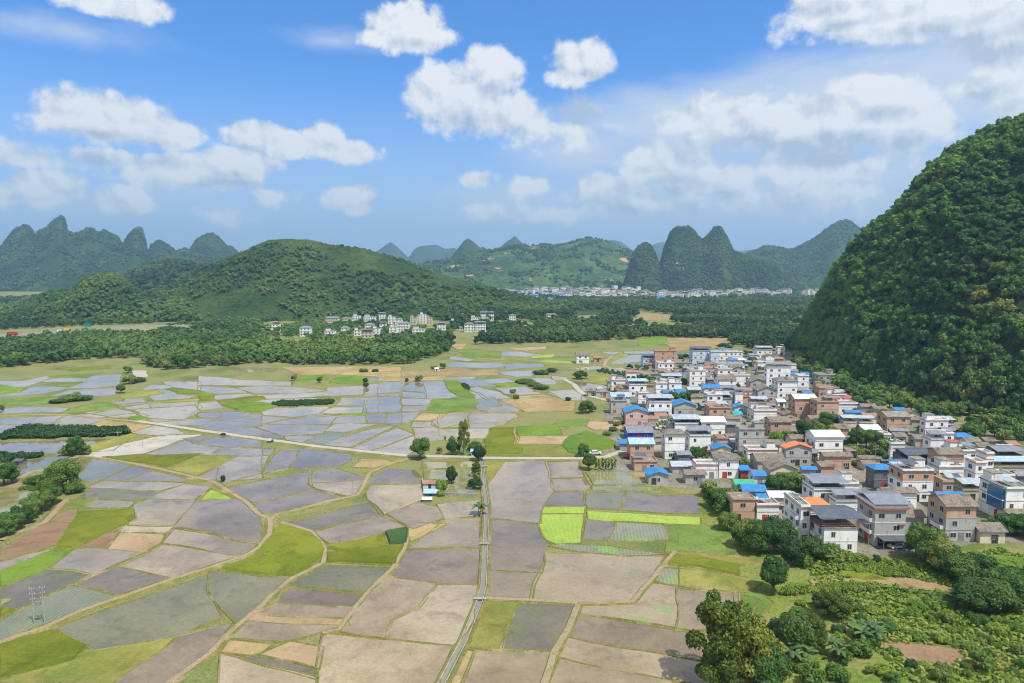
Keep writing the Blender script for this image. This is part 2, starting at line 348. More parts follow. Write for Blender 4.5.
def tag(o, label=None, cat=None, group=None, kind=None):
    for k, v in (('label', label), ('category', cat), ('group', group), ('kind', kind)):
        if v: o[k] = v
    return o
def empty(name, loc, rz=0.0, scale=None):
    o = bpy.data.objects.new(name, None); COL.objects.link(o); o.location = loc; o.rotation_euler.z = rz
    o.empty_display_size = .3
    if scale: o.scale = scale
    return o
def np_mesh(name, V, F, mats, mi=None, tint=None, smooth=False):
    """V (n,3), F (m,k) arrays -> mesh"""
    me = bpy.data.meshes.new(name); n, k = F.shape
    me.vertices.add(len(V)); me.vertices.foreach_set('co', np.ascontiguousarray(V, np.float32).ravel())
    me.loops.add(n * k); me.loops.foreach_set('vertex_index', np.ascontiguousarray(F, np.int32).ravel())
    me.polygons.add(n); me.polygons.foreach_set('loop_start', np.arange(0, n * k, k, dtype=np.int32))
    for m in mats: me.materials.append(MATS[m])
    if mi is not None: me.polygons.foreach_set('material_index', np.ascontiguousarray(mi, np.int32))
    if smooth: me.polygons.foreach_set('use_smooth', np.ones(n, bool))
    if tint is not None:
        a = me.attributes.new('tint', 'FLOAT', 'POINT'); a.data.foreach_set('value', np.ascontiguousarray(tint, np.float32))
    me.update(calc_edges=True); return me

# ------------------------------------------------------------------ land
mb = MB(); mb.poly([(-9000, -400, 0), (9000, -400, 0), (9000, 13000, 0), (-9000, 13000, 0)], 'land_mat')
tag(mb.build('ground'), 'flat valley floor of grass and bare earth around the paddies', kind='structure')

def in_poly(x, y, P):
    c = False; n = len(P)
    for i in range(n):
        x0, y0 = P[i][:2]; x1, y1 = P[i - 1][:2]
        if (y0 > y) != (y1 > y) and x < (x1 - x0) * (y - y0) / (y1 - y0) + x0: c = not c
    return c
def area2(P): return sum(P[i - 1][0] * P[i][1] - P[i][0] * P[i - 1][1] for i in range(len(P)))
def resample(P, step, closed=True):
    out = []; n = len(P)
    for i in range(n if closed else n - 1):
        a, b = Vector(P[i][:2]), Vector(P[(i + 1) % n][:2]); k = max(1, int((b - a).length / step))
        for j in range(k): out.append(a.lerp(b, j / k))
    if not closed: out.append(Vector(P[-1][:2]))
    return out
def wob(p, amp):
    q = Vector((p.x * .09, p.y * .09, 3.1)); return Vector((p.x + amp * mnoise.noise(q), p.y + amp * mnoise.noise(q + Vector((9.7, 4.2, 0)))))
def offset(P, d):
    n = len(P); out = []
    for i in range(n):
        a = (P[i] - P[i - 1]); b = (P[(i + 1) % n] - P[i])
        if a.length < 1e-6: a = b
        if b.length < 1e-6: b = a
        na = Vector((-a.y, a.x)).normalized(); nb = Vector((-b.y, b.x)).normalized()
        m = na + nb; l = m.length
        m = na if l < .3 else m / l
        out.append(P[i] + m * d / max(.55, m.dot(na)))
    return out

def flat_sheet(name, px, mat, z, label, wobble=1.5):
    P = [wob(p, wobble) for p in resample([at(*p) for p in px], 6)]
    mb = MB(); mb.poly([(p.x, p.y, z) for p in P], mat); return tag(mb.build(name), label, kind='structure')

KIND = {'W': 'flooded_mud', 'w': 'flooded_pale', 'd': 'flooded_mud_dark', 'V': 'flooded_green', 'K': 'pond_olive', 'P': 'flooded_spotted', 'D': 'marsh', 'S': 'dry_soil', 'B': 'brown_soil',
        'R': 'rough_tan', 'X': 'white_dry', 'Y': 'rice_yellow', 'G': 'rice_green', 'g': 'grass_olive', 'H': 'grass_lush', 'L': 'seedling_lime', 'l': 'seedling_thin', 'C': 'crop_dark'}
TILES = {'A': (0, 360, 3.796), 'B': (220, 360, 3.796), 'C': (440, 360, 3.796), 'D': (0, 500, 3.731), 'E': (220, 500, 3.731), 'F': (440, 500, 3.731), 'G': (680, 500, 2.977),
         'H': (0, 345, 5.12), 'I': (200, 345, 5.12), 'J': (380, 335, 5.12), 'K': (480, 325, 4.655), 'M': (640, 270, 5.69), 'N': (480, 270, 5.69), 'O': (250, 290, 4.096), 'Q': (0, 290, 5.12),
         'U': (0, 420, 7.59), 'T': (680, 540, 4.777), 'Z': (840, 540, 4.777), 'k': (400, 440, 8.54),
         '1': (610, 340, 8.533), '2': (710, 340, 8.533), '3': (610, 400, 8.533), '4': (710, 400, 8.533), '5': (800, 380, 8.533), '6': (904, 400, 8.533), '7': (720, 470, 6.4), '8': (864, 460, 6.4)}
def tp(tile, x, y):
    o = TILES[tile]; return o[0] + x / o[2], o[1] + y / o[2]
FIELDS = """
A W 0,312 410,300 330,322 240,345 225,355 0,355
A g 345,325 500,282 610,290 500,300 420,345 330,348
A X 310,364 440,330 600,290 765,284 560,355 340,374
A w 500,275 520,258 560,248 660,265 690,280 600,288
A g 400,370 760,360 640,408 430,377
A Y 410,372 755,361 640,406 430,380
A g 645,412 770,364 895,366 760,440
A W 765,440 905,370 987,368 987,450 870,458 800,450
A W 560,358 690,308 830,332 790,360
A W 800,360 840,333 987,342 987,365 900,366
A W 740,318 830,290 987,310 987,331 850,331
A D 705,300 780,288 828,292 740,316
A d 395,455 500,405 580,422 470,458
A W 335,485 390,461 640,466 700,472 600,500 450,490
A W 480,458 582,427 715,455 685,465
A D 300,520 350,492 610,502 560,528 430,530
A W 570,525 700,477 790,487 740,530
A W 510,555 570,532 740,537 650,630 490,630
A W 335,560 380,532 505,540 480,562
A H 245,555 280,532 350,515 370,530 310,555
A V 310,377 440,387 490,406 360,462 310,455 292,400
A V 50,402 110,380 240,367 300,367 290,385 150,420 60,440
A K 0,500 130,498 150,510 60,590 0,615
A L 765,535 800,495 875,527 820,531
A w 800,281 850,263 987,273 987,298 810,276
A W 570,166 740,158 760,182 690,230 600,235 470,182
A W 580,242 700,227 830,220 770,250
A W 760,257 835,220 860,197 987,206 987,250 830,266
A R 330,252 400,233 570,252 490,276 470,263
A W 300,211 345,206 440,187 560,211 520,226
A W 0,227 240,212 200,250 0,290
A W 202,250 245,214 400,226 330,251
D B 0,225 0,182 90,142 220,52 285,40 210,165 160,180 30,220
D Y 217,172 292,52 495,40 500,70 440,106 320,166 270,180
D B 303,172 420,117 443,122 400,180
D W 0,265 0,228 200,184 60,242
D G 0,330 0,272 190,196 275,184 180,256
D D 0,405 0,333 180,260 338,280 60,408
D Y 0,437 0,409 45,412
D w 182,258 280,192 340,183 520,200 350,279
D S 402,182 455,127 610,127 600,160 530,197
D W 456,122 460,99 643,98 610,124
D l 0,528 0,452 260,320 438,360 400,374
D d 288,316 440,254 618,290 430,354
D W 458,250 612,172 868,217 650,287
D W 657,100 735,8 800,2 900,2 968,47 968,165 700,105
D W 618,160 652,110 968,170 890,213 740,180
D V 197,485 450,392 768,287 762,340 826,440 650,513 370,558
D V 778,335 788,272 968,287 1085,297 1000,380 890,453 832,400 780,355
D Y 0,550 200,487 318,545 270,600 0,665
D g 0,683 330,572 640,522 600,560 420,683
D d 432,683 620,563 660,522 868,467 760,580 620,683
E D 237,92 550,12 595,57 340,117
E W 357,122 600,62 688,105 620,125 400,163
E Y 402,180 610,132 623,165 460,190
E Y 407,205 640,174 688,172 650,240 410,235
E C 622,127 690,112 698,160 640,168
E Y 222,97 338,127 383,190 383,220 280,288 8,262 120,217 205,132
E V 267,320 385,252 648,257 550,338
E d 202,385 265,337 538,352 480,404
E W 132,430 195,395 478,410 475,449
E S 112,449 132,433 463,453 468,474 270,465
E W 57,515 110,459 438,479 290,519 200,529
E R 5,570 50,522 200,531 140,575
E S 147,575 270,532 378,556 370,626
E D 92,590 140,577 363,635 350,668
E w 0,683 0,582 88,597 355,670 350,700 0,700
E W 447,495 560,352 640,292 803,316 740,400 640,450 620,518
E w 627,520 650,452 742,402 808,322 958,322 938,450 868,543
E d 642,290 712,184 966,183 963,317
E w 717,180 842,77 963,67 966,180
E W 382,507 560,527 862,551 815,690 365,690
E R 692,107 740,88 838,92 720,150 702,130
B d 642,585 720,542 828,562 848,600 730,638
B w 832,550 976,542 976,588 860,602
B W 27,485 340,422 335,455 353,490 130,543
B d 132,548 360,494 458,520 180,583
B W 337,438 370,422 440,414 543,445 540,457 345,467
B W 347,473 540,461 520,511 480,515 382,490
B W 0,450 0,402 60,370 178,370 150,430 20,466
B W 0,342 200,337 180,364 60,365 0,360
B W 172,430 222,347 298,342 260,414
B d 267,415 317,337 498,362 490,385 450,404
B R 512,405 545,377 640,382 650,393 570,411
B d 572,470 592,442 640,417 738,421 763,450 760,469
B W 562,510 572,481 760,476 768,530 630,584 570,530
B K 775,388 960,386 960,408 775,411
B K 783,420 862,418 862,455 783,450
B K 892,420 958,416 950,460 892,463
B K 852,476 963,476 968,513 852,514
B V 777,490 823,490 828,510 782,511
B W 2,266 130,262 238,299 2,275
B W 142,256 250,227 438,214 380,279 240,288
B w 252,292 380,287 312,313 252,304
B V 322,315 370,283 488,277 400,319
B w 402,270 440,242 588,246 480,274
B w 392,322 580,264 658,252 490,329
B w 502,335 670,260 733,285 570,344
B w 577,349 745,288 772,310 768,340 720,350 700,364
B w 427,240 450,214 553,213 553,239
B W 562,238 567,210 626,207 625,240
B W 632,240 637,207 756,201 720,234 660,248
B W 752,300 737,263 800,257 850,267 868,280 898,300 800,309
B S 742,230 762,210 838,208 800,231
B W 728,255 737,237 800,237 818,255
B W 807,245 832,217 928,205 943,225 900,255 840,257
C W 0,202 108,202 95,240 0,260
C W 117,201 288,206 240,245 185,259 117,261
C w 0,267 60,264 178,264 173,298 110,299 0,288
C Y 167,318 200,262 273,260 273,318
C R 278,258 291,258 292,318 280,318
C G 295,257 440,252 458,285 295,290
C S 297,293 478,291 468,319 300,318
C Y 172,326 308,323 306,359 178,359
C g 314,326 460,331 488,364 317,364
C G 467,325 492,291 560,272 658,310 658,330 560,361 490,354
C S 552,249 572,234 688,241 688,261 590,264
C H 432,245 452,230 570,226 545,249 452,264
C w 192,600 187,470 247,389 403,386 413,440 428,500 383,560 378,619
C g 167,450 172,387 238,386 193,445
C d 407,389 523,386 538,445 422,448
C d 427,451 540,449 558,480 548,494 440,499 432,490
C d 402,554 442,507 540,501 543,558
C L 392,580 402,560 543,563 538,584
F L 377,100 387,57 528,59 520,158 430,168 392,148
C K 557,431 783,431 783,474 582,474
C l 577,481 828,484 828,499 577,495
C V 562,506 698,507 684,569 567,564
C d 707,507 830,517 958,512 978,530 978,584 692,569
C L 562,577 985,600 985,627 572,607
C d 553,680 562,614 668,620 650,680
C l 652,682 677,622 863,637 858,682
F d 187,70 363,92 383,150 413,180 388,200 378,269 187,264
F w 187,271 376,276 340,374 182,369
F P 347,374 402,207 560,202 700,212 828,217 750,320 710,378 522,384
F l 417,180 450,172 620,172 838,206 700,209 580,198
F H 852,97 985,97 1060,130 1060,200 970,193 852,193
F P 527,425 530,396 722,392 790,312 970,327 1090,350 1100,420 970,488 800,458
F l 803,300 832,258 970,270 1110,300 1080,340 970,328 852,311
F Y 853,240 888,208 970,217 1110,245 1100,280 970,254
F g 103,545 167,382 288,384 230,553
F D 237,550 302,387 493,397 473,470 423,568 300,563
F W 80,690 142,567 413,582 375,690
F R 22,690 95,563 133,568 73,690
F W 487,510 520,432 968,502 1060,520 1050,620 800,568
F W 442,595 482,520 968,610 1060,630 1050,700 860,668
F W 405,690 442,602 860,677 858,690
H W 0,187 130,184 240,162 260,166 130,215 60,215 0,200
H G 0,207 60,217 120,226 100,238 0,250
H V 0,257 130,222 200,212 340,214 320,230 220,249 0,270
H W 202,190 270,174 420,166 438,180 438,187 280,190
H H 222,205 270,192 438,192 400,207
H W 272,260 350,234 588,224 588,255 480,264
H W 362,222 450,187 452,162 608,152 608,190 598,209 480,221
H G 262,165 330,157 470,157 440,170
H Y 302,121 550,113 560,122 380,135
H X 682,131 738,131 748,165 692,165
H H 0,290 60,277 300,264 328,280 240,304 100,311 0,300
H W 0,332 100,320 223,320 160,345 20,350
H w 182,345 240,322 343,326 300,347
H H 302,350 430,312 500,294 570,302 598,320 450,340
H W 442,345 600,327 698,346 560,364
H W 562,368 690,352 708,362 600,374
H G 657,378 720,367 773,378 700,387
H g 622,262 700,237 790,234 828,250 760,261 632,274
H W 583,300 640,277 718,279 738,290 612,304
H V 622,308 740,294 748,300 640,311
H w 642,318 750,305 773,322 660,329
H w 692,335 780,327 990,312 1022,345 920,384 762,370
H W 772,305 990,292 1008,300 980,311 790,321
H W 742,225 780,207 858,207 868,222 752,231
H G 862,228 880,224 1022,239 1022,254 920,249
H g 762,295 1000,277 1022,285 780,299
H W 803,232 860,232 900,253 988,263 960,274 800,284 772,268
H w 837,190 930,187 1022,191 1022,231 880,214
H W 0,377 338,366 250,399 0,410
H W 262,405 345,367 460,367 538,385 450,407
I G 0,242 78,253 60,260 0,263
I Y 0,266 60,263 73,285 0,289
I W 0,212 180,222 238,245 80,249 0,232
I W 192,220 300,212 480,217 638,235 480,249 290,249
I w 62,262 240,252 278,258 100,281 77,280
I w 302,262 640,244 658,258 460,274 332,277
I Y 92,288 240,270 320,267 333,275 270,289 110,301
I G 122,308 270,294 388,315 310,344 212,339
I W 642,245 662,217 828,210 838,235 828,254 660,261
I w 292,290 350,282 648,271 440,287 360,297
I W 0,302 85,292 108,325 0,334
I w 322,342 400,324 648,320 608,352 470,371 332,358
I w 637,330 690,320 838,321 848,351 627,351
I W 697,310 742,272 853,269 838,311
I W 842,261 862,202 1022,196 1022,244 960,259
I W 842,345 852,272 1022,264 1022,344
I G 717,357 850,353 853,360 722,362
I W 0,347 180,344 288,360 100,384 0,365
I w 112,390 300,364 458,375 330,401
I W 342,405 470,380 610,360 698,363 655,407
I w 672,402 712,367 848,364 848,399
I W 860,400 864,357 948,354 943,401
I W 957,402 962,357 1022,354 1022,401
I w 167,120 370,119 418,130 350,139 200,139
I G 522,160 640,157 648,180 500,184
I G 672,195 700,157 848,161 838,189 740,199
I w 0,162 100,166 220,181 478,190 460,209 0,206
I l 862,185 872,172 1022,171 1022,189
I R 430,118 800,112 1020,114 1020,165 860,160 700,150 520,155
J W 432,90 560,84 720,87 828,100 760,111 600,107
J g 392,105 460,94 600,111 738,119 650,129 430,119
J S 662,72 840,60 843,70 750,81
J w 362,112 400,112 478,128 450,134 367,125
J W 352,155 380,142 618,147 638,160 560,171 362,164
J L 792,108 890,100 878,114 782,117
J L 822,140 850,127 983,136 978,147
J V 642,152 830,147 838,165 652,174
J w 612,190 780,184 783,211 700,214 642,205
J w 322,225 480,216 468,227 332,229
J W 0,247 118,240 108,289 0,299
J w 0,305 100,297 103,310 0,314
J W 107,310 117,292 225,300 243,325 117,319
J W 127,285 137,247 210,242 228,294
J W 227,240 320,240 338,275 237,277
J W 242,280 340,280 358,295 242,299
J W 247,302 370,300 388,315 350,324 252,327
J G 332,235 400,242 418,270 478,310 478,324 400,314 352,280
J W 0,322 108,317 103,394 0,399
J w 112,360 120,327 258,333 268,345 255,361
J W 112,392 114,370 255,367 240,384
J H 262,360 272,337 370,322 478,331 493,350 468,384 400,394 320,404 232,400
J W 402,235 520,232 588,265 462,261
J w 462,275 500,267 600,292 658,325 552,329 490,290
J w 457,290 498,297 540,320 502,329
J V 502,330 580,322 623,355 560,369 540,389 502,385
J W 552,395 562,377 632,366 612,337 678,333 708,380 703,394
J w 602,275 750,267 818,300 690,309 642,300
J W 692,315 830,307 928,345 983,384 740,394 717,350
J G 582,255 680,247 718,260 620,264
J w 522,230 640,224 688,240 580,249
J W 772,225 850,220 888,235 800,244
J W 822,245 890,240 898,252 850,254
J w 872,290 990,282 1022,300 1022,335 950,334
J W 982,235 1022,234 1022,280 1000,274
J W 882,210 950,217 958,230 900,231
J W 462,405 690,404 698,420 640,444 472,454
J S 160,440 220,405 330,408 270,438
J R 0,190 340,180 600,182 600,205 330,212 0,215
J R 0,212 130,222 330,214 320,232 120,236 0,238
K W 422,260 470,267 598,285 588,304 500,309 452,300
K w 322,318 430,304 498,350 400,354
K g 502,235 620,234 618,285 520,269
K w 672,125 810,124 808,135 682,132
K W 612,180 700,142 768,142 738,170 642,181
K g 592,160 660,132 688,140 660,164
K w 572,125 650,127 620,139
K W 432,205 560,190 558,205 470,211
K w 582,205 660,200 678,215 622,214
K g 702,260 815,263 808,282 722,274
K R 100,350 300,330 440,360 430,400 220,405
M R 105,400 185,387 500,390 515,440 330,444 210,458 190,440
M G 0,402 90,380 148,382 148,410 0,438
N G 202,325 450,327 458,345 212,349
N R 682,330 890,320 888,350 702,344
N R 702,365 790,362 778,380
N R 892,250 1022,252 1022,290 902,284
M R 0,247 110,247 238,270 238,290 0,278
M H 442,227 640,232 560,240
O H 72,195 240,200 220,225 82,219
O R 432,235 600,224 598,240 442,247
O H 862,250 1022,252 1022,280 882,277
O R 802,222 880,224 860,244
Q g 432,215 700,192 860,187 800,230 560,239
Q G 902,262 1000,264 998,280 932,281
G H 0,77 140,77 168,165 0,150
G g 0,157 168,172 278,190 0,194
G g 5,207 238,242 200,278 5,254
G P 0,264 188,287 238,300 200,358 60,384 0,388
G B 590,432 738,437 880,455 975,480 960,495 720,488
T H 300,250 380,255 440,300 360,385 310,380
T G 520,215 620,225 700,250 640,275 500,255
T R 630,200 760,170 850,190 780,215 660,235
Z Y 0,160 120,165 200,185 100,190 0,180
T g 620,310 800,300 830,330 680,350
Z G 780,110 879,95 879,140 800,130
G R 560,217 670,232 838,270 828,284 500,240
G S 932,217 1008,240 932,239
G C 737,292 818,290 818,313 742,309
G G 930,170 1024,180 1024,215 950,195
"""
FIELD_NAMES = dict(W='flooded_rice_field', w='flooded_rice_field', d='flooded_rice_field', V='flooded_rice_field', K='pond_water', P='flooded_rice_field', D='marsh_field', S='soil_field', B='ploughed_field',
                   R='fallow_field', X='dry_field', Y='rice_field', G='rice_field', g='grass_field', H='grass_field', L='seedling_field', l='seedling_field', C='crop_field')
bank = MB(); bank_n = 0
WATERY = set('WwdVKPlD')
FIELD_POLYS = []
# the paddies go on beyond the picture's left and lower edges
TILES['w'] = (0, 0, 1.0); er = random.Random(3); extra = []
def to_px(x, y):
    c, s = math.cos(PITCH), math.sin(PITCH); d = y * c + CAM_H * s; u = y * s - CAM_H * c; return 512 + F_PX * x / d, 341.5 - F_PX * u / d
yy = 96.0
while yy < 430:
    h_ = er.uniform(20, 30); xr = -.75 * (yy + h_) - 3
    for k in range(3):
        w_ = er.uniform(26, 44); q = [(xr - 2, yy + 1), (xr - 1 + er.uniform(-2, 2), yy + h_ - 1), (xr - w_, yy + h_ - 1 + er.uniform(-2, 2)), (xr - w_ + er.uniform(-3, 3), yy + 1)]
        extra.append('w ' + er.choice('WWWwdVgPY') + ' ' + ' '.join('%.1f,%.1f' % to_px(*a) for a in q)); xr -= w_ + 1
    yy += h_
xx = -70.0
while xx < 60:
    w_ = er.uniform(20, 32); q = [(xx + 1, 78), (xx + 1, 109), (xx + w_, 109), (xx + w_, 78)]
    extra.append('w ' + er.choice('WwdW') + ' ' + ' '.join('%.1f,%.1f' % to_px(*a) for a in q)); xx += w_ + 1
for idx, line in enumerate(FIELDS.strip().splitlines() + extra):
    parts = line.split(); tile, kd = parts[0], parts[1]
    px = [tp(tile, *map(float, q.split(','))) for q in parts[2:]]
    P = [at(x, y) for x, y in px]
    Dm = sum(p.y for p in P) / len(P)
    P = [wob(p, min(1.6, 1.0 + Dm / 900)) for p in resample(P, 3.0 + Dm / 90)]
    if area2(P) < 0: P.reverse()
    P = offset(P, -(.15 + Dm * .0022))
    k = .55 + Dm / 1400
    z = .05 + (idx * 37 % 211) * .001
    FIELD_POLYS.append((kd, P))
    crop = kd in 'YGLCgHlS'
    I = offset(P, .26 * k)
    mb = MB(); mb.poly([(p.x, p.y, z) for p in I], KIND[kd])
    if kd in 'YGC':                                   # standing crop has a height
        J = offset(P, .75 * k); hz = .45 if kd != 'C' else .8
        mb = MB(); mb.poly([(p.x, p.y, z + hz) for p in J], KIND[kd])
        for i in range(len(J)):
            j = (i + 1) % len(J); mb.poly([(I[i].x, I[i].y, z), (I[j].x, I[j].y, z), (J[j].x, J[j].y, z + hz), (J[i].x, J[i].y, z + hz)], KIND[kd])
    tag(mb.build(FIELD_NAMES[kd]), kind='structure')
    prof = [(.42 * k, z - .06), (.17 * k, .26), (-.12 * k, .29), (-.5 * k, -.04)]
    R = []
    for d, zz in prof:
        R.append([(p.x, p.y, zz + (.12 * mnoise.noise(Vector((p.x * .4, p.y * .4, d))) if zz > .2 else 0)) for p in offset(P, d)])
    n = len(P)
    for a in range(3):
        for i in range(n):
            j = (i + 1) % n; bank.poly([R[a][i], R[a][j], R[a + 1][j], R[a + 1][i]], 'bank_mat')
tag(bank.build('field_bank_path'), 'low earth and grass banks between the paddies', kind='structure')

def strip(name, px, width, mat, z, shoulder=1.2, label=None, tile=None, wobble=.5, shoulder_mat='bank_mat', build=True):
    if tile: px = [tp(tile, *p) for p in px]
    P = [wob(p, wobble) for p in resample([at(*p) for p in px], 4, False)]
    n = len(P); L = {}
    for d, zz in ((-width / 2 - shoulder, -.05), (-width / 2, z), (width / 2, z), (width / 2 + shoulder, -.05)):
        L[d] = []
        for i in range(n):
            t = (P[min(i + 1, n - 1)] - P[max(i - 1, 0)]).normalized(); q = P[i] + Vector((t.y, -t.x)) * d
            L[d].append((q.x, q.y, zz))
    K = list(L); mb = MB()
    for a in range(3):
        for i in range(n - 1):
            mb.poly([L[K[a]][i], L[K[a + 1]][i], L[K[a + 1]][i + 1], L[K[a]][i + 1]], mat if a == 1 else shoulder_mat)
    o = mb.build(name); tag(o, label, kind='structure'); return o, P

strip('dirt_path', [(-60, 414), (0, 416), (62, 415), (126, 421), (140, 422.5)], 1.7, 'dirt_mat', .36)
strip('concrete_road', [(138, 422), (153, 424), (185, 429), (220, 434), (262, 440), (315, 447), (360, 452), (410, 457), (474, 458), (485, 459), (578, 459.5), (606, 458), (622, 452)], 2.9, 'concrete_road', .5,
      label='pale concrete farm road crossing the paddies to the village')
strip('dirt_path', [(58, 455), (84, 457), (111, 460), (147, 467), (184, 475), (211, 481), (224, 489), (245, 502), (260, 515), (270, 519)], 1.25, 'dirt_mat', .36)
strip('dirt_path', [(270, 519), (271, 521), (270, 535), (260, 548), (248, 555), (233, 561), (209, 569), (171, 580), (129, 595), (80, 612.5), (43, 629), (0, 644), (-40, 660)], 1.25, 'dirt_mat', .37)
strip('dirt_path', [(271, 520), (277, 515), (299, 510), (333, 501), (357, 496), (365, 484), (370, 473), (389, 465), (410, 459)], 1.25, 'dirt_mat', .38)
strip('dirt_path', [(281, 523), (311, 532), (323, 548), (326, 555), (324, 564), (292, 580), (268, 599), (260, 607), (236, 629), (209, 655), (171, 683), (140, 705)], 1.1, 'dirt_mat', .36, .7)
strip('dirt_path', [(408, 538), (406, 549), (391.5, 570), (370, 591), (354, 610), (338, 631), (322, 635)], .9, 'dirt_mat', .36, .6)
strip('dirt_path', [(676, 552), (660, 570), (644, 588), (633, 603), (579, 604.5), (531, 601), (485, 599)], 1.0, 'dirt_mat', .37, .6)
strip('dirt_path', [(579, 604), (569, 629), (552.5, 655), (543, 686), (538, 705)], 1.2, 'dirt_mat', .38, .7)
strip('dirt_path', [(0, 541), (22, 532), (45, 523), (58, 510), (66, 500)], 1.6, 'dirt_mat', .37)
strip('dirt_path', [(-30, 488), (0, 487), (30, 487), (46, 487)], 3.0, 'dirt_mat', .38)
strip('dirt_path', [(14, 486), (20, 479), (30, 473), (45, 470), (60, 462), (78, 457)], 1.6, 'dirt_mat', .39)
strip('village_road', [(565, 380), (574, 385), (583, 394), (596, 398), (609, 401)], 3.2, 'concrete_road', .3)
strip('village_road', [(656, 376), (640, 372), (613, 369), (604, 366), (606, 361), (612, 356)], 3.0, 'dirt_mat', .3)
# green verges of paths are part of the banks; the irrigation canal is a thing
CAN = [(482, 461), (484, 486), (487, 507), (485.5, 545), (483.5, 588), (480, 602), (464, 642), (443, 683), (430, 705)]
P = resample([at(*p) for p in CAN], 4, False); n = len(P)
canal = tag(empty('irrigation_canal', (P[n // 2].x, P[n // 2].y, 0)), 'narrow straight concrete lined irrigation canal between the paddies', 'canal')
base = P[n // 2]
def lane(prof, name, mat):
    mb = MB(); R = []
    for d, zz in prof:
        r = []
        for i in range(n):
            t = (P[min(i + 1, n - 1)] - P[max(i - 1, 0)]).normalized(); q = P[i] + Vector((t.y, -t.x)) * d - base
            r.append((q.x, q.y, zz))
        R.append(r)
    for a in range(len(R) - 1):
        for i in range(n - 1): mb.poly([R[a][i], R[a + 1][i], R[a + 1][i + 1], R[a][i + 1]], mat)
    return mb.build(name, canal)
lane([(-.46, .24), (.46, .24)], 'water', 'canal_water')
lane([(-.68, -.05), (-.68, .58), (-.54, .58), (-.44, .15)], 'concrete_wall', 'concrete_old')
lane([(.44, .15), (.54, .58), (.68, .58), (.68, -.05)], 'concrete_wall', 'concrete_old')
lane([(-1.6, -.05), (-1.2, .4), (-.9, .4), (-.69, .34)], 'bank', 'bank_mat')
lane([(.69, .34), (.9, .4), (1.2, .4), (1.6, -.05)], 'bank', 'bank_mat')
for (x, y, lb) in ((480, 601.5, 'small white concrete slab bridge over the canal where three paths meet'), (484.7, 546, 'narrow concrete plank bridge halfway along the canal'), (484, 468, 'short concrete bridge over the canal beside the fish pond')):
    p = at(x, y); b = tag(empty('slab_bridge', p), lb, 'bridge', 'slab bridges over the canal')
    m_ = MB(); m_.box(-1.35, 1.35, -.35, .35, .66, .8, 'concrete_old'); m_.build('deck', b)
    for sx_ in (-1.1, 1.1):
        m_ = MB(); m_.box(sx_ - .25, sx_ + .25, -.3, .3, -.05, .658, 'concrete_old'); m_.build('abutment', b)

flat_sheet('village_ground', [(606, 500), (600, 470), (606, 458), (603, 425), (606, 400), (612, 372), (640, 360), (680, 353), (800, 350), (815, 372), (845, 394), (890, 408), (1000, 432), (1120, 455), (1150, 560), (1060, 548), (1000, 540), (960, 545), (900, 556), (840, 551), (800, 556), (760, 530), (730, 506), (700, 490), (660, 486)], 'village_dirt', .024, 'bare packed earth and concrete between the village houses')
flat_sheet('meadow_ground', [(655, 484), (700, 492), (740, 510), (775, 548), (840, 556), (900, 560), (1000, 545), (1120, 565), (1300, 640), (1300, 760), (700, 760), (672, 640), (690, 560), (665, 545), (698, 522), (700, 500)], 'meadow_mat', .012, 'rough green meadow and gardens below the village')

# ------------------------------------------------------------------ hills
HILLS = {}
def hill(name, label, sil, foot, crest, depth, mat, amp=8, nscale=.02, gexp=.9, nc=110, ns=26, round_top=True, seed=0.):
    """sil: skyline (px, py); foot/crest: distance (m) of the foot and of the ridge along it, given at px; depth: run of the back slope"""
    xs = [p[0] for p in sil]; ys = [p[1] for p in sil]
    px = np.linspace(xs[0], xs[-1], nc); py = np.interp(px, xs, ys)
    fd = np.interp(px, [q[0] for q in foot], [q[1] for q in foot]); cd = np.interp(px, [q[0] for q in crest], [q[1] for q in crest])
    V = []; nb = ns // 2
    for i in range(nc):
        c = at_y(px[i], py[i], cd[i]); e = min(1, min(i, nc - 1 - i) / 3.0)
        zc = max(1.0, c.z); fx = (px[i] - 512) / F_PX * fd[i] * 1.0
        bx = c.x + (c.x / cd[i]) * depth
        for j in range(ns + nb):
            if j < ns:
                s = j / (ns - 1); g = math.sin(s * pi / 2) ** gexp if round_top else s ** gexp
                x, y = fx + (c.x - fx) * s, fd[i] + (cd[i] - fd[i]) * s
            else:
                s = (j - ns + 1) / nb; g = math.cos(s * pi / 2) ** .8 if s < 1 else -.01
                x, y = c.x + (bx - c.x) * s, cd[i] + depth * s
            z = zc * g
            q = Vector((x * nscale, y * nscale, seed))
            d = mnoise.fractal(q, .9, 2.1, 5) * amp
            env = min(1.0, z / (2.5 * amp + 1)) * (0.35 if j in (ns - 1,) else 1 - .6 * math.exp(-((j - ns + 1) / 3.0) ** 2))
            V.append((x, y, (z + d * env) * 1.0 - .4 * (g <= 0.001)))
    nr = ns + nb; F = []
    for i in range(nc - 1):
        for j in range(nr - 1): F.append((i * nr + j, (i + 1) * nr + j, (i + 1) * nr + j + 1, i * nr + j + 1))
    Va = np.array(V); o = link(name, np_mesh(name, Va, np.array(F), [mat], smooth=True)); tag(o, label, kind='structure')
    HILLS[label] = (Va.reshape(nc, nr, 3), ns)
    return Va.reshape(nc, nr, 3), ns

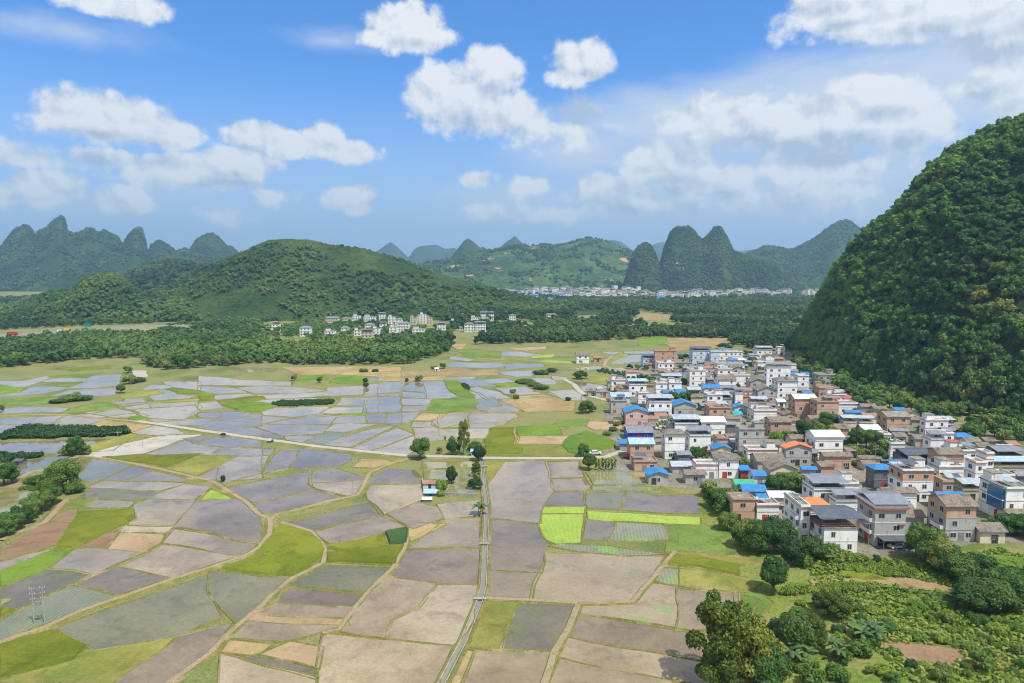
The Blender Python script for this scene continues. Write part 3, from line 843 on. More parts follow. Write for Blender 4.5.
RIGHT = hill('karst_hill', 'steep wooded karst hill rising behind the village',
     [(796, 360), (800, 346), (806, 335), (813, 319), (824, 298), (837, 272), (853, 251), (868, 235), (889, 220), (910, 199), (926, 178), (947, 160), (968, 147), (995, 134), (1024, 125), (1080, 112), (1160, 114), (1250, 160), (1340, 240), (1420, 330)],
     [(790, 560), (815, 520), (840, 470), (860, 430), (885, 402), (920, 372), (960, 345), (1024, 318), (1100, 300), (1420, 300)],
     [(790, 620), (816, 585), (850, 555), (900, 530), (1024, 500), (1160, 480), (1420, 460)], 260, 'hill_forest_floor', amp=9, nscale=.02, gexp=.92, nc=120, ns=40, seed=3.)
MID = hill('wooded_hill', 'broad green hill behind the hill foot hamlet',
     [(60, 322), (110, 312), (150, 298), (190, 279), (205, 268), (217, 264), (234, 257), (246, 251), (258, 246), (270, 241.5), (291, 240.5), (309, 243), (323, 246), (338, 247), (355, 251), (373, 256), (391, 261), (408, 265), (426, 271), (449, 277), (467, 283), (484, 287), (500, 293), (540, 300), (600, 304)],
     [(60, 940), (150, 950), (250, 970), (400, 985), (500, 1010), (600, 1120)], [(60, 1200), (200, 1300), (290, 1320), (400, 1300), (500, 1350), (600, 1400)], 400, 'hill_scrub', amp=16, nscale=.006, gexp=1.15, nc=130, ns=34, seed=5.)
NEARL = hill('wooded_hill', 'low dark wooded hill above the highway',
     [(-160, 322), (-60, 318), (0, 312), (20, 307), (40, 300), (56, 296), (73, 296), (79, 287), (88, 281), (100, 278), (110, 275), (120, 279), (129, 287), (138, 292), (155, 298), (180, 303), (215, 316)],
     [(-160, 900), (215, 960)], [(-160, 1080), (100, 1100), (215, 1080)], 260, 'hill_forest_floor', amp=8, nscale=.012, gexp=.85, nc=80, ns=22, seed=8.)
DARKH = hill('wooded_hill', 'dark rounded wooded ridge between the green hill and the karst range',
     [(118, 290), (128, 277), (145, 271), (160, 265), (170, 263.5), (185, 264.5), (197, 268), (215, 276), (235, 290)], [(118, 1450), (235, 1450)], [(118, 1700), (235, 1700)], 300, 'hill_forest_floor', amp=8, nscale=.01, gexp=.85, nc=50, ns=16, seed=9.)
LEFTK = hill('karst_hill', 'jagged karst range on the far side of the highway',
     [(-200, 290), (-120, 262), (-60, 262), (-25, 255), (0, 251), (7, 242), (15, 233), (25, 227), (31, 230), (35, 240), (40, 233), (47, 230), (54, 222), (60, 216), (64, 217), (67, 232), (76, 236), (85, 234), (92, 232), (96, 234), (101, 235), (104, 232), (107, 233), (110, 236), (117, 238), (123, 246), (129, 237), (135, 230), (141, 230), (144, 237), (147, 257), (152, 247), (160, 241), (167, 245), (176, 252), (185, 250), (190, 252), (199, 241), (209, 235), (217, 238), (226, 247), (231, 248), (237, 253), (250, 268), (270, 285)],
     [(-200, 2500), (60, 2450), (270, 2700)], [(-200, 3300), (60, 3300), (135, 3400), (209, 3900), (270, 4000)], 700, 'karst_far', amp=26, nscale=.006, gexp=.95, nc=260, ns=26, seed=12.)
TWIN = hill('karst_hill', 'twin peaked wooded karst hill above the distant town',
     [(646, 292), (654, 288), (660, 268), (665, 248), (671, 233), (676, 228), (682, 226), (688, 227), (693, 231), (701, 241), (706, 238), (710, 234), (714, 229), (718, 227.5), (722, 231), (727, 239), (732, 251), (742, 256), (755, 260), (777, 266), (795, 277), (806, 286), (815, 292)],
     [(646, 2440), (815, 2440)], [(646, 2600), (680, 2720), (720, 2720), (815, 2640)], 400, 'karst_green', amp=14, nscale=.01, gexp=.75, nc=150, ns=26, seed=15.)
DOME = hill('karst_hill', 'small steep karst dome beside the twin peaked hill',
     [(622, 292), (625, 284), (629, 270), (635, 252), (640, 246), (645, 243.5), (650, 245.5), (655, 255), (659, 266), (664, 280), (670, 292)], [(622, 2440), (670, 2440)], [(622, 2560), (670, 2560)], 220, 'karst_green', amp=9, nscale=.012, gexp=.7, nc=60, ns=22, seed=18.)
BACKR = hill('karst_hill', 'pointed karst mountain behind the wooded hill',
     [(690, 290), (725, 268), (740, 257), (754, 252), (766, 247), (777, 249), (790, 252), (799, 247), (814, 240), (824, 232), (832, 226), (840, 222), (846, 221.5), (851, 223.5), (857, 229), (870, 236), (900, 245), (950, 262), (1000, 285)],
     [(690, 2900), (1000, 2900)], [(690, 3500), (840, 3700), (1000, 3700)], 600, 'karst_far', amp=22, nscale=.006, gexp=.85, nc=130, ns=22, seed=21.)
TERR = hill('terraced_hill', 'long green terraced hill with orange earth scars',
     [(395, 284), (414, 268), (432, 263), (455, 259), (470, 255), (484, 252), (499, 249.5), (512, 246), (526, 246.5), (536, 247), (545, 245), (554, 246), (563, 244), (576, 241.5), (588, 239), (599, 241), (610, 244.5), (628, 252), (650, 262), (680, 284)],
     [(395, 2500), (680, 2600)], [(395, 3100), (500, 3400), (590, 3500), (680, 3300)], 600, 'hill_terraced', amp=18, nscale=.004, gexp=1.1, nc=150, ns=26, seed=24.)
hill('karst_hill', 'dark pointed karst peak behind the terraced hill',
     [(446, 262), (452, 256), (457, 249), (464, 241), (468, 239), (474, 242.5), (480, 248), (483, 247), (486, 248.5), (490, 254), (500, 262)], [(446, 3600), (500, 3600)], [(446, 3900), (500, 3900)], 300, 'karst_far', amp=14, nscale=.008, gexp=.8, nc=50, ns=14, seed=30.)
hill('karst_hill', 'small blue karst spire behind the terraced hill',
     [(490, 262), (498, 249), (505, 243), (511, 239), (515, 235.5), (519, 240), (526, 246), (534, 248), (545, 262)], [(490, 5200), (545, 5200)], [(490, 5500), (545, 5500)], 400, 'karst_far', amp=16, nscale=.006, gexp=.9, nc=50, ns=14, seed=33.)
hill('karst_hill', 'faint blue row of karst peaks on the skyline',
     [(340, 275), (360, 262), (371, 254), (379, 250), (386, 245), (391, 243), (396, 246), (408, 257.5), (410, 256), (414, 249), (420, 246), (427, 245), (437, 245), (445, 249), (449, 249), (454, 248), (460, 252), (475, 262)], [(340, 6200), (475, 6200)], [(340, 6800), (475, 6800)], 600, 'karst_far', amp=30, nscale=.004, gexp=.85, nc=110, ns=16, seed=36.)
hill('distant_hill', 'pale blue ridge far behind the terraced hill',
     [(540, 262), (560, 247), (566, 241.5), (580, 245), (600, 243), (612, 239.5), (622, 242), (632, 250), (645, 249), (655, 244), (664, 241.5), (672, 246), (690, 252), (720, 256), (735, 252), (750, 250), (765, 247), (790, 250), (830, 252), (900, 258), (960, 275)], [(540, 7600), (960, 7600)], [(540, 8200), (960, 8200)], 800, 'karst_far', amp=36, nscale=.003, gexp=.9, nc=110, ns=14, seed=39.)
hill('distant_hill', 'low blue ridge far along the left skyline', [(-500, 280), (-300, 250), (-100, 262), (40, 258), (180, 262), (300, 258), (380, 268)], [(-500, 7800), (380, 7800)], [(-500, 8300), (380, 8300)], 800, 'karst_far', amp=36, nscale=.003, gexp=.9, nc=60, ns=10, seed=42.)
hill('distant_hill', 'long blue ridge far beyond the wooded hill', [(850, 285), (1000, 258), (1200, 250), (1450, 262), (1700, 285)], [(850, 7400), (1700, 7400)], [(850, 8000), (1700, 8000)], 800, 'karst_far', amp=36, nscale=.003, gexp=.9, nc=60, ns=10, seed=45.)
# ------------------------------------------------------------------ trees
def crown_arrays(seed, lobes, n, leaf, core=.74, zcut=-.55, flatn=.55):
    """lobes: (x, y, z, r, rz) in a unit tree (height 1, width 1). Leaf clumps spread over the lobes, a rough dark core inside."""
    g = np.random.default_rng(seed); L = np.array(lobes, float)
    wgt = L[:, 3] ** 2; idx = g.choice(len(L), n * 2, p=wgt / wgt.sum())
    u = g.normal(size=(n * 2, 3)); u /= np.linalg.norm(u, axis=1)[:, None]
    rad = .78 + .3 * g.random(n * 2)
    R = np.stack([L[idx, 3], L[idx, 3], L[idx, 4]], 1)
    P = L[idx, :3] + u * R * rad[:, None]
    keep = (u[:, 2] > zcut)
    for k in range(len(L)):
        q = (P - L[k, :3]) / np.array([L[k, 3], L[k, 3], L[k, 4]])
        keep &= ~((np.linalg.norm(q, axis=1) < .68) & (idx != k))
    P, u = P[keep][:n], u[keep][:n]; m = len(P)
    nrm = u + g.normal(size=(m, 3)) * flatn; nrm[:, 2] += .25; nrm /= np.linalg.norm(nrm, axis=1)[:, None]
    a = np.cross(nrm, g.normal(size=(m, 3))); a /= np.linalg.norm(a, axis=1)[:, None]; b = np.cross(nrm, a)
    sz = leaf * (.6 + .8 * g.random(m))[:, None]
    V = np.stack([P - a * sz, P - b * sz * .6 + nrm * sz * .15, P + a * sz, P + b * sz * .6 + nrm * sz * .15], 1).reshape(-1, 3)
    F = np.arange(m * 4).reshape(m, 4)
    Vs, Fs, o = [V], [F], len(V)
    if core:
        nu, nv = 8, 5
        for (x, y, z, r, rz) in lobes:
            th = np.linspace(0, 2 * np.pi, nu, endpoint=False); ph = np.linspace(-1.2, 1.5, nv)
            T, Ph = np.meshgrid(th, ph); k = core * (1 + .22 * g.normal(size=T.shape).clip(-1, 1))
            v = np.stack([x + r * k * np.cos(Ph) * np.cos(T), y + r * k * np.cos(Ph) * np.sin(T), z + rz * k * np.sin(Ph)], -1).reshape(-1, 3)
            f = [(i * nu + j, i * nu + (j + 1) % nu, (i + 1) * nu + (j + 1) % nu, (i + 1) * nu + j) for i in range(nv - 1) for j in range(nu)]
            Vs.append(v); Fs.append(np.array(f) + o); o += len(v)
    return np.concatenate(Vs), np.concatenate(Fs)
def dome_lobes(seed, k=9, z0=.30, spread=.30, r=(.15, .24), top=.80):
    g = random.Random(seed); L = [(0, 0, .56, .27, .26)]
    for i in range(k):
        a = i * 2.4 + g.random(); t = (i + .5) / k
        zz = z0 + (top - z0) * t; rr = spread * math.sqrt(max(.05, 1 - ((zz - z0) / (1.05 - z0)) ** 2)) * (.75 + .4 * g.random())
        q = g.uniform(*r); L.append((math.cos(a) * rr, math.sin(a) * rr, zz, q, q * g.uniform(.75, 1.0)))
    return L
def narrow_lobes(seed):
    g = random.Random(seed); L = []
    for i in range(11):
        z = .22 + .07 * i; q = .26 * (1 - .55 * abs(z - .45)) * g.uniform(.8, 1.1)
        L.append((g.uniform(-.16, .16), g.uniform(-.16, .16), z, q, .08))
    return L
def open_lobes(seed):
    g = random.Random(seed); L = []
    for i in range(15):
        a = i * 2.4; z = .28 + .62 * (i / 14); rr = .34 * (1.15 - abs(z - .5)) * g.uniform(.4, 1.1)
        q = g.uniform(.10, .17); L.append((math.cos(a) * rr, math.sin(a) * rr, z, q, q * .75))
    return L
def bush_lobes(seed):
    g = random.Random(seed); L = [(0, 0, .35, .34, .42)]
    for i in range(6):
        a = i * 1.1 + g.random(); L.append((math.cos(a) * .3, math.sin(a) * .3, g.uniform(.25, .5), g.uniform(.17, .24), g.uniform(.25, .38)))
    return L
def ball_lobes(seed):
    g = random.Random(seed); L = [(0, 0, .54, .36, .36)]
    for i in range(12):
        u = Vector((g.gauss(0, 1), g.gauss(0, 1), g.gauss(.3, .8))).normalized() * .3
        L.append((u.x, u.y, .54 + u.z * .95, g.uniform(.13, .19), g.uniform(.13, .18)))
    return L
def trunk_mesh(name, seed, h=.6, r=.028, mat='bark'):
    g = random.Random(seed); mb = MB(); top = Vector((g.uniform(-.03, .03), g.uniform(-.03, .03), h))
    mb.tube((0, 0, -.02), top, r * 1.4, r * .6, mat, 7)
    for i in range(3):
        a = g.random() * 6.28; s = Vector((0, 0, 0)).lerp(top, .45 + .15 * i)
        mb.tube(s, s + Vector((math.cos(a) * .2, math.sin(a) * .2, .18)), r * .6, r * .2, mat, 5)
    return mb.mesh(name)
PROTO = {}
def proto(key, lobes, n, leaf, mat, trunk_h=.6, seed=1, r=.028, tmat='bark', **kw):
    V, F = crown_arrays(seed, lobes, n, leaf, **kw)
    PROTO[key] = (np_mesh('crown', V, F, [mat]), trunk_mesh('trunk', seed, trunk_h, r, tmat))
for i in range(3):
    proto(f'near{i}', dome_lobes(40 + i, 11), 4200, .024, 'leaf_mixed', seed=10 + i)
    proto(f'round{i}', ball_lobes(50 + i), 3000, .030, 'leaf_dark', .35, seed=20 + i, core=.86)
    proto(f'bush{i}', bush_lobes(60 + i), 900, .05, 'leaf_shrub', .3, seed=30 + i, r=.02)
    proto(f'bright{i}', bush_lobes(70 + i), 800, .05, 'leaf_bright', .3, seed=33 + i, r=.02)
    proto(f'mid{i}', dome_lobes(80 + i, 8), 900, .042, 'leaf_mixed', seed=36 + i)
    proto(f'hill{i}', dome_lobes(90 + i, 6, z0=.35), 420, .062, 'leaf_mixed', .5, seed=39 + i)
    proto(f'open{i}', open_lobes(100 + i), 5200, .021, 'leaf_olive', .88, seed=42 + i, r=.016, core=.45, flatn=.9)
    proto(f'sapling{i}', narrow_lobes(110 + i), 260, .05, 'leaf_bright', .9, seed=45 + i, r=.02)
proto('narrow0', narrow_lobes(120), 2600, .028, 'leaf_dark', .9, seed=48, r=.022)
proto('brown0', dome_lobes(130, 6, z0=.35), 420, .06, 'leaf_mixed', .5, seed=49)

TREES = []
def tree(kind, loc, h, wd, name='broadleaf_tree', label=None, cat='tree', group=None, rz=None):
    cm, tm = PROTO[kind]
    o = empty(name, loc, RNG.random() * 6.28 if rz is None else rz, (wd, wd, h))
    link('crown', cm, o); link('trunk', tm, o)
    tag(o, label, cat, group); TREES.append(o); return o

# ---- stands of trees too many to count, one merged mesh each
def stand(name, pts, protos, mat, label, tint_of=None):
    g = np.random.default_rng(len(pts)); Vs, Fs, Ts, o = [], [], [], 0
    for (x, y, z, wd, h) in pts:
        V, F = protos[g.integers(len(protos))]; a = g.random() * 6.28; c, s = math.cos(a), math.sin(a)
        Q = np.empty_like(V); Q[:, 0] = (V[:, 0] * c - V[:, 1] * s) * wd + x; Q[:, 1] = (V[:, 0] * s + V[:, 1] * c) * wd + y; Q[:, 2] = V[:, 2] * h + z
        Vs.append(Q); Fs.append(F + o); o += len(V); Ts.append(np.full(len(V), min(1, max(0, .48 + 1.0 * mnoise.fractal(Vector((x * .009, y * .009, z * .009 + 3)), 1, 2, 4) + .42 * (g.random() - .5)))))
    ob = link(name, np_mesh(name, np.concatenate(Vs), np.concatenate(Fs), [mat], tint=np.concatenate(Ts)))
    return tag(ob, label, 'woodland', kind='stuff')
HP = [crown_arrays(200 + i, dome_lobes(200 + i, 5, z0=.3), 230, .085, core=.8) for i in range(4)]
MP = [crown_arrays(210 + i, dome_lobes(210 + i, 4, z0=.3), 90, .13, core=.85) for i in range(4)]
FP = [crown_arrays(220 + i, [(0, 0, .5, .42, .42)], 30, .2, core=.85) for i in range(4)]
BP = [crown_arrays(230 + i, bush_lobes(230 + i), 60, .16, core=.8) for i in range(3)]

def grid_points(G, spacing, jmax=1.15, rng=random.Random(4)):
    V, ns = G; nc, nr, _ = V.shape; out = []
    for i in range(nc - 1):
        for j in range(0, min(nr - 1, int(ns * jmax))):
            a, b, c = V[i, j], V[i + 1, j], V[i, j + 1]
            A = np.linalg.norm(np.cross(b - a, c - a)); k = A / spacing ** 2
            for _ in range(int(k) + (rng.random() < k % 1)):
                u, v = rng.random(), rng.random(); p = a * (1 - u) * (1 - v) + b * u * (1 - v) + c * (1 - u) * v + V[i + 1, j + 1] * u * v
                out.append(p)
    return out
def proj(x, y, z):
    c, s = math.cos(PITCH), math.sin(PITCH); dz = z - CAM_H
    d = y * c - dz * s; u = y * s + dz * c
    return 512 + F_PX * x / d, 341.5 - F_PX * u / d, d
RT = [p for p in grid_points(RIGHT, 4.9) if p[2] > -1]
rr = random.Random(77); fr = []
for p in RT:
    x, y, d = proj(*p); sc = rr.choice((.55, .7, .9, 1.1, 1.35, 1.65)); low = max(0, 1 - p[2] / 60)
    fr.append((p[0], p[1], p[2] - 1.2, 6.5 * sc, (6.4 + 2.5 * low) * sc, x, y, d))
vis = sorted([q for q in fr if 785 < q[5] < 1040 and q[6] < 452], key=lambda q: q[7])
ind = vis[:165]; indset = {id(q) for q in ind}
for i, q in enumerate(ind):
    tree(f'hill{i % 3}', q[:3], q[4], q[3], 'forest_tree', 'dense green broadleaf tree on the lower slope of the karst hill behind the village', 'tree', 'trees covering the foot of the karst hill behind the village')
stand('hillside_forest', [q[:5] for q in fr if id(q) not in indset], HP, 'leaf_stand_hill', 'dense evergreen forest covering the upper karst hill behind the village')

def scatter_px(poly, spacing, rng, size=(6, 9), gap=None):
    """points inside a ground polygon given by its picture outline, thinned by noise into clumps"""
    P = [at(*p) for p in poly]; x0, x1 = min(p.x for p in P), max(p.x for p in P); y0, y1 = min(p.y for p in P), max(p.y for p in P)
    out = []; ny = int((y1 - y0) / spacing) + 1; nx = int((x1 - x0) / spacing) + 1
    for i in range(nx):
        for j in range(ny):
            x, y = x0 + (i + rng.random()) * spacing, y0 + (j + rng.random()) * spacing
            if not in_poly(x, y, P): continue
            if gap is not None and mnoise.noise(Vector((x * .012, y * .008, 7))) < gap: continue
            if any(in_poly(x, y, FP_) for FP_ in CLEAR): continue
            s = rng.uniform(*size); out.append((x, y, -.6, s, s * rng.uniform(.8, 1.1)))
    return out
CLEAR = [[(p.x, p.y) for p in P] for kd, P in FIELD_POLYS if min(p.y for p in P) > 480]
sr = random.Random(9)
band = scatter_px([(-60, 340), (0, 343), (60, 338), (95, 334), (150, 331), (200, 336), (250, 344), (300, 346), (345, 345), (400, 340), (452, 336), (452, 350), (433, 358), (411, 364), (356, 365), (300, 365), (264, 363), (230, 366), (200, 368), (168, 370), (145, 366), (143, 358), (94, 359), (68, 361), (45, 364), (0, 368), (-60, 370)], 6.4, sr, (4.5, 11), -.62)
band.sort(key=lambda q: q[1])
front = [q for q in band if -450 < q[0] < 0][:130]; fs = {id(q) for q in front}
for i, q in enumerate(front):
    tree(f'hill{i % 3}', q[:3], q[4], q[3], 'woodland_tree', 'bushy green tree at the near edge of the wood behind the paddies', 'tree', 'trees along the near edge of the wood behind the paddies')
stand('valley_woods', [q for q in band if id(q) not in fs], MP, 'leaf_stand', 'belt of bushy green woodland behind the paddies')
far = []
far += scatter_px([(420, 312), (480, 298), (560, 300), (650, 301), (800, 303), (830, 300), (830, 312), (800, 318), (700, 316), (640, 318), (560, 316), (520, 320), (452, 326)], 12, sr, (10, 15), -.35)
far += scatter_px([(450, 326), (520, 320), (640, 318), (800, 318), (812, 330), (800, 344), (740, 346), (700, 338), (640, 340), (560, 341), (500, 344), (455, 345)], 9.5, sr, (8, 12), -.05)
far += scatter_px([(480, 336), (600, 331), (603, 341), (560, 343), (480, 344)], 7.5, sr, (7, 10))
far += scatter_px([(640, 333), (700, 328), (760, 332), (802, 340), (806, 352), (770, 351), (735, 347), (700, 338), (650, 340)], 8, sr, (7, 11))
stand('valley_woods', far, MP, 'leaf_stand_dark', 'dark tree belts crossing the valley floor before the distant town')
dk = scatter_px([(420, 298), (480, 297.5), (560, 299.5), (640, 301), (720, 300.5), (800, 299), (900, 295), (900, 302), (800, 305), (640, 305), (480, 303), (420, 305)], 15, sr, (9, 14))
hw = scatter_px([(-80, 329), (60, 323), (200, 317), (215, 322), (120, 324.5), (60, 327), (-80, 334)], 8, sr, (6, 10), -.4) + scatter_px([(-80, 344.5), (0, 341), (80, 336), (150, 330), (240, 326), (250, 336), (150, 335), (80, 339), (-80, 348)], 7.5, sr, (4, 6.5), -.3)
stand('valley_woods', hw, MP, 'leaf_stand_dark', 'trees and scrub on both sides of the highway')
lf = scatter_px([(-80, 300.5), (60, 299), (140, 301), (160, 312), (100, 318), (-80, 322)], 13, sr, (9, 14), -.5)
stand('valley_woods', lf, FP, 'leaf_stand_dark', 'dark trees on the plain before the jagged karst range')
tt = scatter_px([(490, 292), (640, 291), (800, 294), (800, 299), (640, 300), (490, 297)], 24, sr, (8, 13), -.3)
stand('valley_woods', tt, FP, 'leaf_stand_dark', 'trees between the houses of the distant town')
stand('valley_woods', dk, FP, 'leaf_stand_dark', 'long dark wood in front of the distant town')
hp = []
for p in grid_points(MID, 7.2):
    k = mnoise.noise(Vector((p[0] * .006, p[1] * .006, 2))) + .35 * mnoise.noise(Vector((p[0] * .03, p[1] * .03, 5)))
    if p[2] > 3 and (k > (-.06 if p[2] < 85 else -.3) or sr.random() < .55):
        s = (sr.choice((3.5, 4.5, 6, 7.5, 11)) if k > -.06 else sr.choice((2.2, 2.8, 3.6))) * sr.uniform(.8, 1.2); hp.append((p[0], p[1], p[2] - 1.5, s, s * .85))
stand('hillside_woods', hp, MP, 'leaf_stand', 'patchy green woods over the broad middle hill')
stand('hillside_woods', [(p[0], p[1], p[2] - 1.5, s, s) for p in grid_points(NEARL, 8.5) if p[2] > 1 for s in (sr.uniform(7, 12),)], MP, 'leaf_stand', 'dark woods over the low hill above the highway')
stand('hillside_woods', [(p[0], p[1], p[2] - 2, s, s) for p in grid_points(DARKH, 14) if p[2] > 1 for s in (sr.uniform(12, 18),)], FP, 'leaf_stand_dark', 'dark woods over the rounded ridge')
tw = [(p[0], p[1], p[2] - 3, s, s) for G in (TWIN, DOME) for p in grid_points(G, 10.5) if p[2] > 2 for s in (sr.uniform(8, 14),) if mnoise.noise(Vector((p[0] * .02, p[1] * .02, p[2] * .006))) > -.42]
stand('hillside_woods', tw, FP, 'leaf_stand_dark', 'scrubby woods clinging to the twin karst peaks')
kk = [(p[0], p[1], p[2] - 4, s, s) for G, sp in ((LEFTK, 17), (BACKR, 19), (TERR, 21)) for p in grid_points(G, sp) if p[2] > 2 for s in (sr.uniform(10, 18),) if mnoise.noise(Vector((p[0] * .01, p[1] * .01, 4))) > (-.12 if G is not TERR else .02)]
stand('hillside_woods', kk, FP, 'leaf_stand_dark', 'scrub and trees scattered over the far karst hills')
# ---- orchard block and rows
def orchard(px, sx, sy, hh, label, wd, mat='leaf_orchard'):
    P = [at(*p) for p in px]; x0, x1 = min(p.x for p in P), max(p.x for p in P); y0, y1 = min(p.y for p in P), max(p.y for p in P); out = []
    y = y0
    while y < y1:
        x = x0
        while x < x1:
            q = (x + sr.uniform(-.3, .3), y + sr.uniform(-.3, .3))
            if in_poly(*q, P): s = sr.uniform(.85, 1.2); out.append((*q, .1, wd * s, hh * s))
            x += sx
        y += sy
    ob = stand('orchard_foliage', out, BP, mat, label); ob['category'] = 'orchard'; return ob
orchard([tp('U', *q) for q in ((0, 150), (60, 100), (240, 60), (500, 70), (950, 78), (985, 105), (830, 128), (400, 140))], 2.4, 2.6, 2.6, 'long dark green block of low fruit bushes beside a pond', 3.0)
orchard([tp('U', *q) for q in ((-200, 255), (0, 265), (340, 270), (350, 285), (160, 305), (0, 330), (-200, 350))], 2.4, 2.6, 2.2, 'dark green strip of bushes behind the dark hut', 2.8)
orchard([tp('K', *q) for q in ((530, 214), (600, 210), (818, 248), (800, 262), (640, 240))], 3.2, 4.4, 1.8, 'rows of dark green bushes beside the white houses', 2.6)
orchard([tp('I', *q) for q in ((365, 302), (440, 291), (680, 284), (688, 304), (430, 318), (352, 306))], 1.8, 2.2, 1.6, 'strip of tall green plants among the far paddies', 1.9)
orchard([tp('J', *q) for q in ((418, 255), (440, 250), (462, 280), (440, 288))], 1.8, 2.2, 1.4, 'small dark green plot beside the curved green field', 1.9)
orchard([tp('G', *q) for q in ((300, 273), (430, 266), (570, 256), (588, 274), (440, 286), (300, 290))], .8, 1.1, 1.7, 'tall green maize rows beside the round tree', 1.2, 'leaf_weed')
orchard([tp('G', *q) for q in ((430, 187), (560, 196), (700, 217), (690, 236), (580, 228), (470, 216))], .8, 1.1, 1.5, 'strip of green maize below the solar roofed house', 1.2, 'leaf_weed')
orchard([tp('1', *q) for q in ((335, 640), (500, 640), (510, 720), (330, 760))], 1.8, 3.0, 1.0, 'vegetable rows between the pink house and the car', 1.2, 'leaf_weed')
# weeds on the meadow and banks of gardens
mw = scatter_px([(690, 500), (740, 520), (780, 556), (900, 562), (1000, 550), (1100, 570), (1200, 640), (1200, 740), (705, 740), (700, 640), (715, 560)], 1.15, sr, (.8, 1.9), -.25)
GARD = [[at(*tp('G', *q))[:2] for q in pl] for pl in (((590, 425), (740, 430), (840, 445), (820, 495), (720, 495)), ((560, 215), (670, 230), (838, 270), (828, 284), (500, 240)), ((0, 205), (238, 240), (200, 280), (0, 256)), ((0, 262), (188, 285), (238, 300), (200, 358), (60, 390), (0, 390)))]
mw = [(x, y, 0, s, h * .7) for (x, y, z, s, h) in mw if not any(in_poly(x, y, g_) for g_ in GARD)]
ob = stand('meadow_weeds', mw, [crown_arrays(240 + i, [(0, 0, .3, .4, .5)], 16, .28, core=0) for i in range(4)], 'leaf_weed', 'knee high grass and weeds over the rough meadow'); ob['category'] = 'weeds'
# ------------------------------------------------------------------ houses
ST = 3.15
WIN = {}
def win_mesh(w_, h_, lod, glass='glass_dark'):
    """window facing -Y, centred at x=0, sill at z=0, wall plane at y=0"""
    k = (w_, h_, lod, glass)
    if k not in WIN:
        f = MB(); t = .07; y0, y1 = -.05, .02
        f.box(-w_/2, w_/2, y0, y1, 0, t, 'window_frame'); f.box(-w_/2, w_/2, y0, y1, h_ - t, h_, 'window_frame')
        f.box(-w_/2, -w_/2 + t, y0, y1, t, h_ - t, 'window_frame'); f.box(w_/2 - t, w_/2, y0, y1, t, h_ - t, 'window_frame')
        f.box(-.03, .03, y0, y1, t, h_ - t, 'window_frame')
        g = MB(); g.poly([(-w_/2 + t, -.02, t), (w_/2 - t, -.02, t), (w_/2 - t, -.02, h_ - t), (-w_/2 + t, -.02, h_ - t)], glass)
        if lod:
            f.poly(g.v, glass); WIN[k] = (f.mesh('window'), None)
        else: WIN[k] = (f.mesh('window'), g.mesh('pane'))
    return WIN[k]
def put_window(parent, x, y, z, w_, h_, lod, side=0, glass='glass_dark', name='window'):
    fm, gm = win_mesh(w_, h_, lod, glass); o = link(name, fm, parent); o.location = (x, y, z); o.rotation_euler.z = (0, -pi/2, pi/2)[side]
    if gm: link('pane', gm, o)
    return o
def gable(mb, x0, x1, y0, y1, z, rise, mat, along='x', over=.5, th=.14, wall=None):
    X0, X1, Y0, Y1 = x0 - over, x1 + over, y0 - over, y1 + over
    if along == 'x':
        ym = (y0 + y1) / 2; sl = rise / ((y1 - y0) / 2); ze = z - sl * over
        for (ya, za, yb, zb) in ((Y0, ze, ym, z + rise), (Y1, ze, ym, z + rise)):
            A = [(X0, ya, za), (X1, ya, za), (X1, yb, zb), (X0, yb, zb)]; T = [(p[0], p[1], p[2] + th) for p in A]
            mb.poly(T if ya < yb else T[::-1], mat); mb.poly(A[::-1] if ya < yb else A, mat)
            for i in range(4):
                if i == 2: continue
                j = (i + 1) % 4; mb.poly([A[i], A[j], T[j], T[i]], mat)
        if wall:
            for xx in (x0 + .01, x1 - .01): mb.poly([(xx, y0, z), (xx, y1, z), (xx, ym, z + rise - .01)], wall)
    else:
        xm = (x0 + x1) / 2; sl = rise / ((x1 - x0) / 2); ze = z - sl * over
        for (xa, za, xb, zb) in ((X0, ze, xm, z + rise), (X1, ze, xm, z + rise)):
            A = [(xa, Y0, za), (xa, Y1, za), (xb, Y1, zb), (xb, Y0, zb)]; T = [(p[0], p[1], p[2] + th) for p in A]
            mb.poly(T[::-1] if xa < xb else T, mat); mb.poly(A if xa < xb else A[::-1], mat)
            for i in range(4):
                if i == 2: continue
                j = (i + 1) % 4; mb.poly([A[i], A[j], T[j], T[i]], mat)
        if wall:
            for yy in (y0 + .01, y1 - .01): mb.poly([(x0, yy, z), (x1, yy, z), (xm, yy, z + rise - .01)], wall)
def hip(mb, x0, x1, y0, y1, z, rise, mat, over=.55, th=.14):
    X0, X1, Y0, Y1 = x0 - over, x1 + over, y0 - over, y1 + over; d = min(X1 - X0, Y1 - Y0) / 2
    if X1 - X0 >= Y1 - Y0: r0, r1 = (X0 + d * .7, (Y0 + Y1) / 2), (X1 - d * .7, (Y0 + Y1) / 2)
    else: r0, r1 = ((X0 + X1) / 2, Y0 + d * .7), ((X0 + X1) / 2, Y1 - d * .7)
    a, b, c, e = (X0, Y0), (X1, Y0), (X1, Y1), (X0, Y1); zt = z + th
    R0, R1 = (*r0, zt + rise), (*r1, zt + rise)
    if X1 - X0 >= Y1 - Y0: Fs = [[a, b, R1, R0], [b, c, R1], [c, e, R0, R1], [e, a, R0]]
    else: Fs = [[a, b, R0], [b, c, R1, R0], [c, e, R1], [e, a, R0, R1]]
    for f in Fs: mb.poly([(*p, zt) if len(p) == 2 else p for p in f], mat)
    mb.poly([(*e, z), (*c, z), (*b, z), (*a, z)], mat)
    for p, q in ((a, b), (b, c), (c, e), (e, a)): mb.poly([(*p, z), (*q, z), (*q, zt), (*p, zt)], mat)

